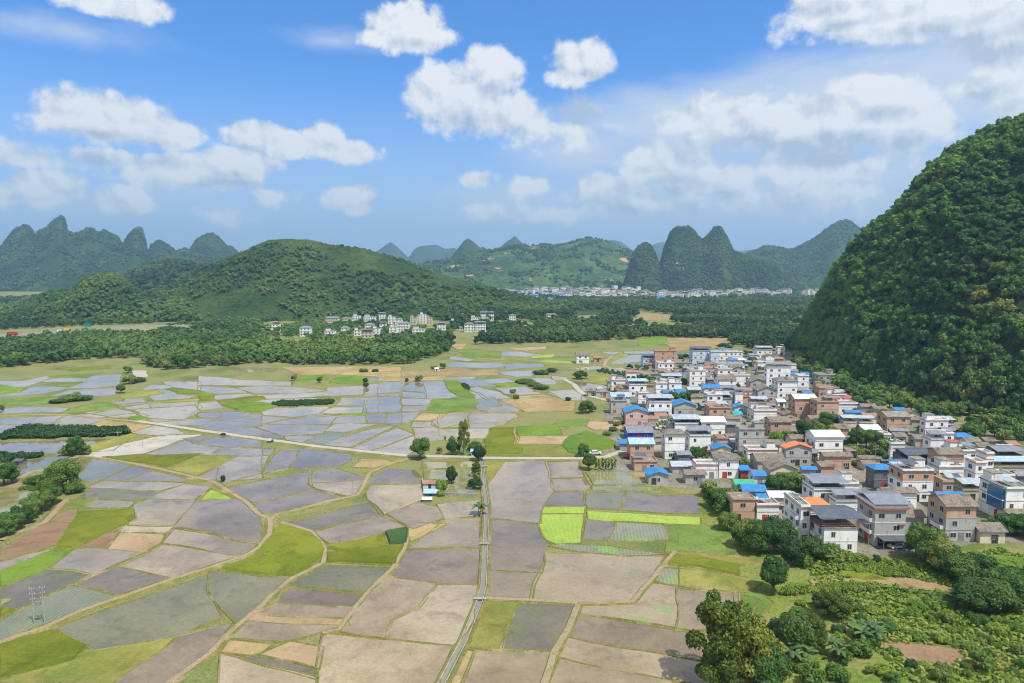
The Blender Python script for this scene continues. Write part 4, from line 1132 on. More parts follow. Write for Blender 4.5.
HOUSES = []
def house(x, y, w_, d, n, wall='w', roof='flat', rcol='grey', lod=1, yaw=0., bricktop=False, name='house', rise=None, trim=None, base_z=0., west=True, seed=None, top_h=None):
    """front wall on y=0 of the house's own frame, facing -Y; n storeys"""
    g = random.Random(seed if seed is not None else int(x * 13 + y * 7)); h = n * ST + .15 if top_h is None else top_h
    r = empty(name, (x, y, base_z), yaw); wm = WALLS[wall][0]; x0, x1 = -w_/2, w_/2
    low = MB(); hb = h - ST if bricktop else h
    low.box(x0, x1, 0, d, -.1, hb, wm, top=True, bottom=False)
    tm = trim or ('trim_red' if (roof == 'flat' and rcol == 'red') else 'trim_grey')
    if lod < 2:
        for k in range(1, math.ceil(n)):
            low.box(x0 - .07, x1 + .07, -.07, d + .07, k * ST - .14, k * ST, tm)
    low.build('wall', r)
    if bricktop:
        up = MB(); up.box(x0 + .02, x1 - .02, .02, d - .02, hb + .003, h, 'wall_brick', bottom=False); up.build('upper_wall', r)
    ro = MB(); z = h + .003
    if roof in ('flat', 'terrace'):
        tr = {'red': 'trim_red', 'white': 'trim_white', 'rust': 'trim_red'}.get(rcol, 'roof_concrete')
        ov = .35; ro.box(x0 - ov, x1 + ov, -ov, d + ov, z, z + .16, tr if rcol in ('red', 'rust') else 'roof_concrete')
        pz = z + .163; ph = .55 if rcol != 'white' else .3; pw = .14; pm = wm
        ro.box(x0, x1, 0, pw, pz, pz + ph, pm); ro.box(x0, x1, d - pw, d, pz, pz + ph, pm)
        ro.box(x0, x0 + pw, pw, d - pw, pz, pz + ph, pm); ro.box(x1 - pw, x1, pw, d - pw, pz, pz + ph, pm)
        if True: ro.poly([(x0 + pw, pw, pz + .004), (x1 - pw, pw, pz + .004), (x1 - pw, d - pw, pz + .004), (x0 + pw, d - pw, pz + .004)], 'roof_concrete')
        ro.build('roof', r)
        if lod < 2 and w_ > 7 and g.random() < .75 and roof == 'flat':
            sx = g.choice((x0 + .5, x1 - 3.7)); s = MB(); s.box(sx, sx + 3.2, d - 4, d - .4, pz + .006, pz + 2.4, wm); s.box(sx - .25, sx + 3.45, d - 4.25, d - .15, pz + 2.403, pz + 2.54, 'trim_red' if g.random() < .4 else 'roof_concrete')
            s.build('stair_room', r)
        if lod < 2 and w_ > 6 and d > 5 and g.random() < .6:      # sheet metal cover over part of the roof
            cx0 = x0 + .4 if g.random() < .5 else x0 + w_ * .4; cx1 = cx0 + w_ * .5; cv_ = MB(); cz = pz + 1.9
            cv_.poly([(cx0, .4, cz), (cx1, .4, cz), (cx1, d * .55, cz + .5), (cx0, d * .55, cz + .5)], 'roof_' + g.choice(('grey', 'slate', 'lightblue', 'blue', 'dark', 'rust', 'silver', 'grey')))
            cv_.build('roof_cover', r)
            for qx in (cx0 + .1, cx1 - .1):
                for qy in (.5, d * .55 - .1):
                    p_ = MB(); p_.tube((qx, qy, pz), (qx, qy, cz + .5 * (qy > 1)), .05, .05, 'metal_grey', 4); p_.build('post', r)
        if lod < 2 and g.random() < .45:
            t_ = MB(); tx = g.uniform(x0 + 1.2, x1 - 1.2); t_.tube((tx, d * .5, pz + .5), (tx, d * .5, pz + 1.7), .5, .5, 'steel', 10)
            for a in range(3): t_.tube((tx + .35 * math.cos(a * 2.1), d * .5 + .35 * math.sin(a * 2.1), pz), (tx + .35 * math.cos(a * 2.1), d * .5 + .35 * math.sin(a * 2.1), pz + .5), .04, .04, 'steel', 4)
            t_.build('water_tank', r)
    elif roof == 'canopy':                                # sheet metal shade on posts over a terrace
        ro.box(x0 - .25, x1 + .25, -.25, d + .25, z, z + .14, 'roof_concrete')
        pz = z + .143; pw = .14
        for bx in ((x0, x1, 0, pw), (x0, x1, d - pw, d), (x0, x0 + pw, pw, d - pw), (x1 - pw, x1, pw, d - pw)): ro.box(*bx, pz, pz + .75, wm)
        ro.build('terrace', r); ch = 2.3; hi = .35 + .03 * w_
        for px_ in (x0 + .3, x1 - .3):
            for py_ in (.3, d / 2, d - .3):
                p_ = MB(); p_.tube((px_, py_, pz), (px_, py_, pz + ch + (hi * .9 if py_ == d / 2 else 0)), .06, .06, 'metal_grey', 5); p_.build('post', r)
        c = MB(); gable(c, x0, x1, 0, d, pz + ch, hi, 'roof_' + rcol, 'x', .8, .10); c.build('canopy', r)
        if lod < 2:
            s = MB(); s.box(x0 + .6, x0 + min(4, w_ * .45), d - 3.2, d - .5, pz + .003, pz + 2.1, wm); s.build('stair_room', r)
    elif roof in ('gable', 'gablefront'):
        al = 'x' if roof == 'gable' else 'y'
        mt = {'brown': 'roof_brown', 'concrete': 'roof_concrete'}.get(rcol, 'roof_' + rcol)
        gable(ro, x0, x1, 0, d, h, rise or (d if al == 'x' else w_) * (.17 if rcol != 'brown' else .2), mt, al, .55, .16, 'wall_brick' if bricktop else wm); ro.build('roof', r)
    elif roof == 'hip':
        hip(ro, x0, x1, 0, d, z, rise or min(d, w_) * .2, 'roof_brown' if rcol == 'brown' else 'roof_' + rcol); ro.build('roof', r)
    if lod < 2:
        full = math.floor(n + .01); glass = 'glass_dark'
        nb = max(1, int(w_ / 3.6))
        for k in range(max(1, full)):
            zz = k * ST + .95; op = bricktop and k == full - 1
            for i in range(nb):
                if g.random() < .28: continue
                xx = x0 + w_ * (i + .5) / nb + g.uniform(-.4, .4); ww = g.choice((1.1, 1.4, 1.6))
                put_window(r, xx, -.012, zz, ww, 1.4, lod, 0, 'opening' if op else glass)
            nd = max(1, int(d / 3.6)) if west else 0
            for i in range(nd):
                yy = d * (i + .5) / nd
                put_window(r, x0 - .012, yy, zz, 1.7, 1.5, lod, 1, 'opening' if (wall == 'b' or op) else g.choice((glass, glass, 'glass_blue')))
        dm = MB(); dx = g.uniform(x0 + 1.5, x1 - 1.5) if w_ > 4 else 0; dm.box(dx - .8, dx + .8, -.05, .03, 0, 2.3, g.choice(('door_red', 'metal_grey', 'opening'))); dm.build('door', r)
    HOUSES.append(r); r['_n'] = n
    return r

NUM = {1: 'one-storey', 1.5: 'one-storey', 2: 'two-storey', 2.5: 'two-storey', 3: 'three-storey', 4: 'four-storey'}
WN = dict(w='white', g='grey', b='brick', p='pink', c='cream', k='pale blue', d='dark', u='bright blue', y='olive')
def roof_words(roof, rcol):
    c = {'lightblue': 'pale blue', 'silver': 'whitish', 'dark': 'dark', 'rust': 'rusty', 'slate': 'slate grey'}.get(rcol, rcol)
    if roof == 'canopy': return f'{c} metal roof canopy'
    if roof == 'flat': return 'flat roof' if rcol == 'grey' else f'{c} edged flat roof'
    if roof == 'hip': return f'{c} hipped roof'
    return f'{c} gabled roof' if rcol in ('brown', 'concrete') else f'{c} metal gabled roof'

# tile, x0, x1, eave y, storeys, wall, roof, roof colour, [options]
VILLAGE = """
1 285 420 168 2 k canopy dark
1 385 562 96 4 b flat rust north=brick+frame+block
1 412 546 200 2 w flat red
1 556 694 196 1 g flat grey
1 706 860 96 3 k canopy dark
1 862 930 104 3 k flat grey
1 470 612 284 1 b flat red
1 682 816 262 3 w flat red
1 918 1040 258 1 g gable brown
1 15 130 345 2 w flat red
1 165 312 385 2 w canopy lightblue
1 392 490 372 2 w flat red
1 452 605 338 1 w canopy grey
1 505 612 368 2 w flat grey
1 243 330 455 2 w flat red
1 335 528 535 2 w canopy grey
1 15 170 482 1 k gable lightblue
1 10 140 522 2 g flat grey
1 70 156 446 1 g gable brown
1 548 736 560 1.5 g gablefront blue
1 464 535 448 1 k gable blue
1 670 772 422 1 g gable grey
1 802 942 408 1 w gable blue
1 832 962 470 2 w flat red
1 870 1040 510 1 g canopy grey
1 850 1030 582 2 b flat rust
3 135 326 106 2 p gablefront blue
3 335 500 95 1 d gable grey
3 785 985 185 2 w gable silver
2 80 282 104 2 w flat red
2 158 238 172 1 w gable blue
2 242 312 172 1 w hip silver
2 80 296 212 2 w flat white
2 68 192 252 2 w flat red
2 196 292 244 2 g gablefront brown
2 340 412 130 2 k flat grey
2 402 530 88 2 w canopy grey
2 410 482 192 2 w flat red
2 476 550 138 2 w gablefront brown
2 580 642 64 2 w flat red
2 552 628 160 1 b gable rust
2 486 690 236 4 w canopy slate
2 650 738 212 2 w flat red
2 752 846 308 3 w flat red
2 580 746 352 3 w hip brown
2 730 910 500 3 b gable silver
2 80 222 336 2 w gable brown
2 206 346 304 2 w flat red
2 346 476 356 2 g gablefront brown
2 410 570 430 2 g gablefront brown
2 118 216 440 1 w canopy slate
2 218 282 458 2 w canopy slate
2 282 384 486 1 b flat red
2 212 316 572 1 k gablefront blue
2 205 272 632 1 k gable teal
2 360 480 540 2 g canopy grey
2 376 572 606 1.5 w flat red
2 692 752 292 1 w gable blue
2 786 846 288 1 k gable blue
2 582 642 524 1 w gable silver
2 488 530 322 2 c flat red
4 634 746 124 1 b gablefront brown
4 520 690 186 2 b gable brown
3 155 368 276 1 u gable slate
3 176 374 372 2 b gable lightblue
3 210 402 528 1 b flat grey
3 330 500 640 1 g gablefront blue
3 472 640 292 3 w hip brown
3 680 862 308 2 w canopy slate
3 545 760 208 1.5 w canopy grey
3 500 548 200 1.5 g flat grey
4 36 180 416 1 c gablefront blue
3 648 815 632 1 g gable brown
4 72 256 510 2 w hip brown
4 -120 76 572 1.5 w flat red
3 535 690 562 .8 g gable grey
4 250 466 252 3 g flat concrete
4 322 580 428 1 w flat rust
4 410 640 520 1 g gable brown
4 518 750 592 1.5 c gablefront brown
4 380 476 645 1 k gable blue
4 255 330 595 1 d gable blue
4 650 870 412 2 g gablefront orange
4 490 632 376 1 c gable brown
4 820 918 484 1 d gable slate
4 188 250 360 1 g gable grey
4 60 156 330 1.5 b flat grey
5 130 368 540 2.5 w gable silver
5 212 440 648 1.5 b gable brown
5 150 334 190 3 b flat concrete
5 165 330 72 1.5 b flat grey
5 164 324 -40 2 g flat white
5 256 406 130 1 w flat rust
5 402 500 162 1 w gablefront red
5 332 498 206 1.5 w flat red
5 372 500 366 1.5 c canopy grey
5 506 622 368 1 c canopy grey
5 530 650 228 1.5 g gable brown
5 640 740 246 1.5 g gable brown
5 746 940 312 2 b gable concrete
5 820 905 258 1 w gable blue
5 904 1024 290 1 c gablefront brown
5 776 896 548 1.5 w flat grey
5 718 780 472 2 w flat red
5 530 690 420 1 g gable silver
5 820 906 480 1 g gable brown
6 186 384 176 2 w flat red
6 250 420 235 1 w canopy grey
6 230 346 340 2 w canopy slate
6 346 428 290 2 w flat red
6 452 596 318 1 c hip blue
6 536 654 352 1 c gable brown
6 20 262 520 1 d canopy dark
6 300 512 478 2.5 x gable brown
6 432 640 440 2 w flat grey
6 832 950 414 1 w gable lightblue
6 902 980 380 1 b gable rust
6 614 704 540 3 w flat red
6 704 784 462 2.5 w flat red
6 800 1010 490 1.5 d canopy slate
6 760 1100 575 1 y canopy lightblue
6 764 950 650 1 w flat red
6 100 200 330 1 g gable brown
6 420 520 250 1 b gable brown
6 650 740 400 1 g gable brown
7 84 232 190 2 b flat white
7 232 380 228 1.5 w flat rust
7 326 460 172 1.5 c gable silver
7 520 704 232 2.5 w hip orange
7 600 800 138 2 w canopy slate
7 742 900 204 1.5 w canopy slate
7 704 890 92 1.5 w flat concrete
7 106 220 92 1 c gable green
8 130 342 206 1.5 w gable brown
8 250 448 90 3 x flat concrete
8 506 574 142 2 b flat concrete
8 70 196 62 2 d hip blue
8 204 330 30 1.5 d hip blue
8 634 746 196 1 y canopy grey
8 734 905 455 1 c gable brown
8 540 610 110 1 b gable grey
8 480 640 66 1.5 w flat grey
"""
NEAR_TILES = '78'
rows = []
for ln in VILLAGE.strip().splitlines():
    q = ln.split(); tl = q[0]; xa, xb, ye = map(float, q[1:4]); n = float(q[4]); n = int(n) if n == int(n) else n
    h = n * ST + .15
    (pxa, py), (pxb, _) = tp(tl, xa, ye), tp(tl, xb, ye); a, b = at(pxa, py, h), at(pxb, py, h)
    rows.append(dict(x=(a.x + b.x) / 2, y=a.y, w=b.x - a.x, n=n, wall=q[5], roof=q[6], rcol=q[7], lod=0 if tl in NEAR_TILES else 1, px=(pxa + pxb) / 2, py=py))
# hand placed corner houses at the village edge: front range only, the west side follows from the depth
def corner(tl, xa, xb, ye, n, **kw):
    h = n * ST + .15; (pxa, py), (pxb, _) = tp(tl, xa, ye), tp(tl, xb, ye); a, b = at(pxa, py, h), at(pxb, py, h)
    d = dict(x=(a.x + b.x) / 2, y=a.y, w=b.x - a.x, n=n, lod=0, px=(pxa + pxb) / 2, py=py, special=True); d.update(kw); rows.append(d); return d
SOLAR = corner('7', 668, 884, 372, 2, wall='w', roof='solar', rcol='dark', depth=8.5)
BALC = corner('7', 520, 592, 240, 3, wall='w', roof='flat', rcol='grey', depth=11)
GREY3 = corner('8', 74, 270, 318, 3, wall='g', roof='lowgable', rcol='slate', depth=9)
BRTOP = corner('8', 532, 736, 292, 3, wall='g', roof='gable', rcol='brown', depth=8, bricktop=True)
BLUEG = corner('8', 915, 1080, 188, 3, wall='w', roof='flat', rcol='grey', depth=11)
for r_ in rows: r_.setdefault('depth', min(10.5, max(5, r_['w'] * .85)))
# keep footprints apart: shorten the front house, or push the rear one back
rows.sort(key=lambda r_: r_['y'])
for i, A in enumerate(rows):
    for Bq in rows[i + 1:]:
        ov = min(A['x'] + A['w'] / 2, Bq['x'] + Bq['w'] / 2) - max(A['x'] - A['w'] / 2, Bq['x'] - Bq['w'] / 2)
        if ov <= -.3 or Bq['y'] > A['y'] + A['depth'] + 1.3: continue
        gap = Bq['y'] - A['y'] - 1.4
        if gap >= 4.2: A['depth'] = min(A['depth'], gap)
        else:
            if ov < 1.6:                                   # slight side overlap: trim widths
                s = (ov + .5) / 2; sg = 1 if Bq['x'] > A['x'] else -1
                A['w'] -= s; A['x'] -= sg * s / 2; Bq['w'] -= s; Bq['x'] += sg * s / 2
            else:
                A['depth'] = min(A['depth'], 4.2); ny_ = A['y'] + A['depth'] + 1.45; k = ny_ / Bq['y']
                Bq['x'] *= k; Bq['w'] *= k; Bq['y'] = ny_
rows.sort(key=lambda r_: r_['y'])

def bars(r, pts, zs, mat, rad, name):
    m_ = MB()
    for z in zs:
        for a, b in zip(pts, pts[1:]): m_.tube((*a, z), (*b, z), rad, rad, mat, 4)
    for a in pts: m_.tube((*a, zs[0] - .5), (*a, zs[-1]), rad, rad, mat, 4)
    return m_.build(name, r)
def west_front(r, w_, d, n, glass_big=False, doors=True):
    """balconies, wide windows and a red door on the side that looks west"""
    x0 = -w_/2
    for k in range(1, n):
        z = k * ST; m_ = MB(); m_.box(x0 - 1.15, x0 - .003, .5, d * .62, z - .14, z, 'trim_white'); m_.box(x0 - 1.15, x0 - 1.05, .5, d * .62, z + .003, z + .85, 'trim_white'); m_.box(x0 - 1.04, x0 - .003, .5, .6, z + .003, z + .85, 'trim_white'); m_.build('balcony', r)
    m_ = MB(); m_.box(x0 - .06, x0 + .02, d * .25, d * .25 + 2.4, 0, 2.6, 'door_red'); m_.build('door', r)

LAND = {}
def special(A):
    w_, d, n = A['w'], A['depth'], A['n']
    if A is SOLAR:
        r = house(A['x'], A['y'], w_, d, 2, 'w', 'none', lod=0, west=True, trim='trim_white'); x0, x1 = -w_/2, w_/2; h = 2 * ST + .15
        m_ = MB(); m_.box(x0 - .9, x1 + .3, -.3, d + .3, h + .003, h + .2, 'roof_concrete'); m_.build('roof_terrace', r)
        bars(r, [(x0 - .8, -.2), (0, -.2), (x1 + .2, -.2), (x1 + .2, d), (x0 - .8, d), (x0 - .8, -.2)], (h + .7, h + 1.2), 'trim_red', .05, 'railing')
        for px_ in (x0 - .7, 0, x1 + .1):
            for py_ in (-.1, d + .1):
                m_ = MB(); m_.tube((px_, py_, h + .2), (px_, py_, h + 2.7), .08, .08, 'trim_red', 6); m_.build('post', r)
        m_ = MB(); gable(m_, x0 - 1.0, x1 + .4, -.3, d + .3, h + 2.7, .75, 'roof_dark', 'x', .5, .12); m_.build('solar_canopy', r)
        for ya in (2.2,):
            m_ = MB(); m_.box(x0 + 2, x0 + 5.2, d - 3.4, d - .6, h + .203, h + 2.3, 'wall_white'); m_.build('stair_room', r)
        west_front(r, w_, d, 2)
    elif A is GREY3:
        r = house(A['x'], A['y'], w_, d, 3, 'g', 'none', lod=0, trim='trim_white'); x0, x1 = -w_/2, w_/2; h = 3 * ST + .15
        m_ = MB(); m_.box(x0 - .5, x1 + .5, -.5, d + .5, h + .003, h + .42, 'trim_red'); m_.box(x0 - .3, x1 + .3, -.3, d + .3, h + .423, h + 1.2, 'wall_white'); m_.build('parapet', r)
        m_ = MB(); gable(m_, x0, x1, 0, d, h + 1.75, .9, 'roof_slate', 'x', .9, .12)
        m_.build('roof', r)
        for px_ in (x0 + .3, x1 - .3):
            for py_ in (.2, d - .2):
                m_ = MB(); m_.tube((px_, py_, h + 1.2), (px_, py_, h + 1.8), .07, .07, 'metal_grey', 5); m_.build('post', r)
        m_ = MB(); m_.box(x1 - 1.9, x1 - .1, -.5, -.003, ST * 1 + 2.5, ST * 1 + 2.68, 'trim_red'); m_.build('window_hood', r)
        m_ = MB(); m_.box(x0 + .6, x1 + .4, -3.4, -.1, 2.55, 2.7, 'roof_dark'); m_.build('porch_roof', r)
        for px_ in (x0 + .8, x1 + .2):
            m_ = MB(); m_.tube((px_, -3.2, 0), (px_, -3.2, 2.55), .07, .07, 'metal_grey', 6); m_.build('post', r)
        m_ = MB(); m_.box(x0 + 1, x1 - .3, -.06, -.004, .1, 2.4, 'opening'); m_.build('garage_door', r)
        west_front(r, w_, d, 3)
    elif A is BRTOP:
        r = house(A['x'], A['y'], w_, d, 3, 'g', 'gable', 'brown', lod=0, bricktop=True); west_front(r, w_, d, 2)
    elif A is BLUEG:
        r = house(A['x'], A['y'], w_, d, 3, 'w', 'flat', 'grey', lod=0, west=False, trim='trim_red', seed=4); x0 = -w_/2
        for k in (1, 2):
            m_ = MB(); m_.box(x0 - .9, x0 - .003, .4, d * .6, k * ST - .15, k * ST + .1, 'trim_white'); m_.build('balcony', r)
            g_ = MB(); g_.box(x0 - .85, x0 - .01, .5, d * .6 - .1, k * ST + .103, (k + 1) * ST - .25, 'glass_blue'); g_.build('glazed_balcony', r)
            put_window(r, x0 - .012, d * .8, k * ST + .9, 1.8, 1.6, 0, 1)
        m_ = MB(); m_.box(x0 - .06, x0 + .02, 1.5, 4.3, 0, 2.7, 'door_red'); m_.build('door', r)
    else:
        r = house(A['x'], A['y'], w_, d, 3, 'w', 'flat', 'grey', lod=0, west=True, trim='trim_white'); west_front(r, w_, d, 3)
    return r
for A in rows:
    if A.get('special'): A['o'] = special(A); continue
    wall, bt = A['wall'], False
    if wall == 'x': wall, bt = 'w', True
    n = A['n']
    nm = 'shed' if n <= 1 and A['w'] < 9 and wall in 'dugk' else 'house'
    A['o'] = house(A['x'], A['y'], A['w'], A['depth'], n, wall, A['roof'], A['rcol'], lod=A['lod'], bricktop=bt, name=nm, yaw=RNG.uniform(-.02, .02), trim='trim_white' if wall in 'w' and A['roof'] == 'canopy' else None)
    A['kindw'] = nm
print('village', len(rows))

# ---- labels: look first, then what the house stands by
MARK = [('the pink house', '3', 230, 106), ('the bare brick frame block', '1', 470, 96), ('the blue walled shed', '3', 260, 280), ('the grey barn with a blue gable', '1', 640, 560), ('the big four-storey white house', '2', 590, 236), ('the orange roofed grey house', '4', 760, 412),
        ('the solar roofed house', '7', 770, 372), ('the large grey three-storey block', '4', 350, 252), ('the grey tower house by the trees', '5', 240, -40), ('the blue hipped roof', '6', 520, 318), ('the dark open shed', '6', 140, 520), ('the three-storey white house by the lane', '3', 560, 292), ('the white terraced house with flat red roof', '1', 750, 262),
        ('the green roofed shed', '7', 160, 92), ('the white house with red edged roof', '2', 470, 606), ('the twin brick houses', '2', 820, 500), ('the blue glazed corner house', '8', 990, 188), ('the long orange roof', '7', 610, 232)]
HAND = {id(SOLAR): 'white two-storey house with dark solar canopy over a red railed roof terrace', id(BALC): 'narrow white three-storey house with balconies beside the orange roof',
        id(GREY3): 'grey three-storey house with slate roof, red trim and dark porch', id(BRTOP): 'grey house with raw brick top floor and brown roof at the meadow edge', id(BLUEG): 'white three-storey corner house with blue glazed balconies'}
marks = []
for nm, tl, x, y in MARK:
    px, py = tp(tl, x, y); m_ = min(rows, key=lambda r_: (r_['px'] - px) ** 2 + 4 * (r_['py'] - py) ** 2); marks.append((nm, m_))
used = {}
ORD = ['', 'second ', 'third ', 'fourth ', 'fifth ', 'sixth ', 'seventh ', 'eighth ']
for A in rows:
    if id(A) in HAND: lb = HAND[id(A)]
    else:
        s = f"{WN.get(A['wall'], 'white and brick')} {NUM.get(A['n'], 'low')} {A['kindw']} with {roof_words(A['roof'], A['rcol'])}"
        own = [nm for nm, m_ in marks if m_ is A]
        cand = sorted((m_ for m_ in marks if m_[1] is not A), key=lambda m_: (m_[1]['x'] - A['x']) ** 2 + .5 * (m_[1]['y'] - A['y']) ** 2)
        lb = None
        for nm, m_ in cand[:4]:
            dx, dy = A['x'] - m_['x'], A['y'] - m_['y']
            rel = ('behind' if dy > 0 else 'in front of') if abs(dy) > 1.2 * abs(dx) else ('right of' if dx > 0 else 'left of')
            c = f'{s} {rel} {nm}'
            if c not in used and len(c.replace('-', ' ').split()) <= 17: lb = c; break
        if lb is None:
            nm, m_ = cand[0]
            for o_ in ORD[1:]:
                c = f"{o_}{WN.get(A['wall'], 'white')} {A['kindw']} with {roof_words(A['roof'], A['rcol'])} beyond {nm}"
                if c not in used: lb = c; break
    used[lb] = 1; tag(A['o'], lb, 'house' if A.get('kindw', 'house') == 'house' else 'shed', 'houses of the village below the karst hill')

# ---- lone white farmhouse out in the paddies and its hut
def field_house(tl, xa, xb, ye, n, wall, roof, rcol, label, lod=1, dep=None, name='house', grp=None, cat='house'):
    h = n * ST + .15; (pa, py), (pb, _) = tp(tl, xa, ye), tp(tl, xb, ye); a, b = at(pa, py, h), at(pb, py, h)
    o = house((a.x + b.x) / 2, a.y, b.x - a.x, dep or min(10, (b.x - a.x) * .85), n, wall, roof, rcol, lod=lod, name=name)
    return tag(o, label, cat, grp)
field_house('K', 450, 508, 140, 2, 'w', 'gable', 'brown', 'white farmhouse with brown roof standing alone among the far paddies')
field_house('K', 530, 566, 152, 1, 'b', 'gable', 'rust', 'small brown hut beside the lone white farmhouse', name='hut', cat='hut')
field_house('K', 502, 540, 306, 1, 'g', 'gable', 'brown', 'old grey hut with brown roof by the curved lane', name='hut', cat='hut')
field_house('K', 540, 594, 312, .8, 'g', 'flat', 'grey', 'low grey walled pen beside the old hut on the curved lane', name='hut', cat='hut')

# ---- hill foot hamlet, each house too small to show more than walls, roof and dark openings
def small_house(name, rng, w_, d, n, roofm, wf=.7):
    mb = MB(); wm = rng.choice(('wall_white', 'wall_white', 'wall_white', 'wall_white', 'wall_cream')); h = n * ST
    mb.box(-w_/2, w_/2, 0, d, -.5, h, wm)
    for k in range(n):
        nb = max(2, int(w_ / 3))
        for i in range(nb):
            x = -w_/2 + w_ * (i + .5) / nb; mb.poly([(x - wf, -.02, k * ST + 1), (x + wf, -.02, k * ST + 1), (x + wf, -.02, k * ST + 2.3), (x - wf, -.02, k * ST + 2.3)], 'opening')
        if k: mb.box(-w_/2 - .1, w_/2 + .1, -.35, d + .1, k * ST - .2, k * ST, 'trim_grey')
    t = rng.random()
    if t < .4: hip(mb, -w_/2, w_/2, 0, d, h + .003, d * .2, roofm)
    elif t < .75:
        mb.box(-w_/2 - .3, w_/2 + .3, -.3, d + .3, h + .003, h + .2, 'roof_concrete'); mb.box(-w_/2 + .4, -w_/2 + .4 + w_ * .4, d * .4, d - .3, h + .203, h + 2.5, wm); mb.box(-w_/2 + .2, -w_/2 + .7 + w_ * .4, d * .35, d, h + 2.503, h + 2.7, roofm)
    else:
        mb.box(-w_/2 - .3, w_/2 + .3, -.3, d + .3, h + .003, h + .2, 'roof_concrete'); gable(mb, -w_/2, w_/2, 0, d, h + 2.2, .7, roofm, 'x', .4); mb.box(-w_/2 + .3, w_/2 - .3, d - 1.5, d - .2, h + .203, h + 2.2, wm)
    return mb.mesh(name)
hr = random.Random(21)
HAM = [(88,118,140,3),(203,245,155,3),(305,345,168,2),(308,360,115,3),(375,418,118,2),(420,450,106,3),(465,512,110,3),(527,552,100,3),(372,402,155,2),(470,505,142,2),(455,498,172,3),(500,530,158,3),(425,453,165,2),(530,557,140,2),(565,592,110,3),(594,622,120,3),(605,650,137,3),(570,603,152,3),(655,680,112,3),(684,705,105,3),(695,720,99,4),(722,745,113,3),(765,800,142,3),(665,715,160,2),(730,755,157,1),(780,806,104,2),(822,846,125,2),(870,900,105,2),(878,917,140,3),(920,965,140,3),(945,998,98,3),(905,940,112,2),(838,870,154,1),(60,88,157,1)]
hs = []
for (xa, xb, ye, n) in HAM:
    (pa, py), (pb, _) = tp('O', xa, ye), tp('O', xb, ye); a, b = at(pa, py, n * ST), at(pb, py, n * ST); hs.append(((a.x + b.x) / 2, a.y, b.x - a.x, n))
hs.sort(key=lambda q: q[0])
ONAME = ['first', 'second', 'third', 'fourth', 'fifth', 'sixth', 'seventh', 'eighth', 'ninth', 'tenth', 'eleventh', 'twelfth', 'thirteenth', 'fourteenth', 'fifteenth', 'sixteenth', 'seventeenth', 'eighteenth']
for i, (x, y, w_, n) in enumerate(hs):
    rm = hr.choice(('roof_slate', 'roof_brown', 'roof_rust', 'roof_slate')); o = link('hamlet_house', small_house('hamlet_house', hr, w_, min(9, w_ * .8), n, rm)); o.location = (x, y, 0)
    end = ('left', i) if i < len(hs) / 2 else ('right', len(hs) - 1 - i)
    tag(o, f"{('low','small','tall','tallest')[n - 1]} pale {NUM[n]} house at the hill foot, {ONAME[end[1]]} from the {end[0]} end of its hamlet", 'house', 'houses of the hamlet at the foot of the green hill')
for (xa, xb, ye, n, lb) in ((0, 78, 248, 3, 'long white three-storey house with grey roof among trees past the hamlet'), (165, 203, 258, 3, 'narrow pinkish three-storey house alone among the trees past the hamlet'), (375, 438, 254, 3, 'white house with brown roofs alone in the middle of the valley woods'), (0, 30, 312, 2, 'small white house in front of the long white three-storey house'), (215, 255, 372, 1, 'low white hut in the near row of valley trees'), (160, 212, 372, 1, 'low pale shed beside the white hut in the near row of trees'), (858, 890, 178, 3, 'tall pale house alone in the dark wood below the distant town')):
    (pa, py), (pb, _) = tp('N', xa, ye), tp('N', xb, ye); a, b = at(pa, py, n * ST), at(pb, py, n * ST)
    o = link('valley_house', small_house('valley_house', hr, b.x - a.x, min(9, (b.x - a.x) * .8), n, 'roof_slate' if n != 3 else 'roof_brown')); o.location = ((a + b) / 2).to_tuple()[:2] + (0,); tag(o, lb, 'house')
for (tl, xa, xb, ye, lb) in (('N', 285, 332, 143, 'large blue metal roofed shed in the dark wood below the town'), ('N', 430, 470, 138, 'dull blue roofed long shed in the dark wood beside the large blue shed'), ('N', 388, 415, 166, 'small blue roofed shed nearest the fields in the dark wood'), ('M', 100, 142, 152, 'bright blue roofed shed at the foot of the small karst dome')):
    (pa, py), (pb, _) = tp(tl, xa, ye), tp(tl, xb, ye); a, b = at(pa, py, 14), at(pb, py, 14); w_ = b.x - a.x; mb = MB(); mb.box(-w_/2, w_/2, 0, 14, 0, 14, 'wall_pale_blue'); gable(mb, -w_/2, w_/2, 0, 14, 14, 3.0, 'roof_blue', 'x', .6)
    o = link('metal_shed', mb.mesh('metal_shed')); o.location = ((a.x + b.x) / 2, a.y, 0); tag(o, lb, 'shed')
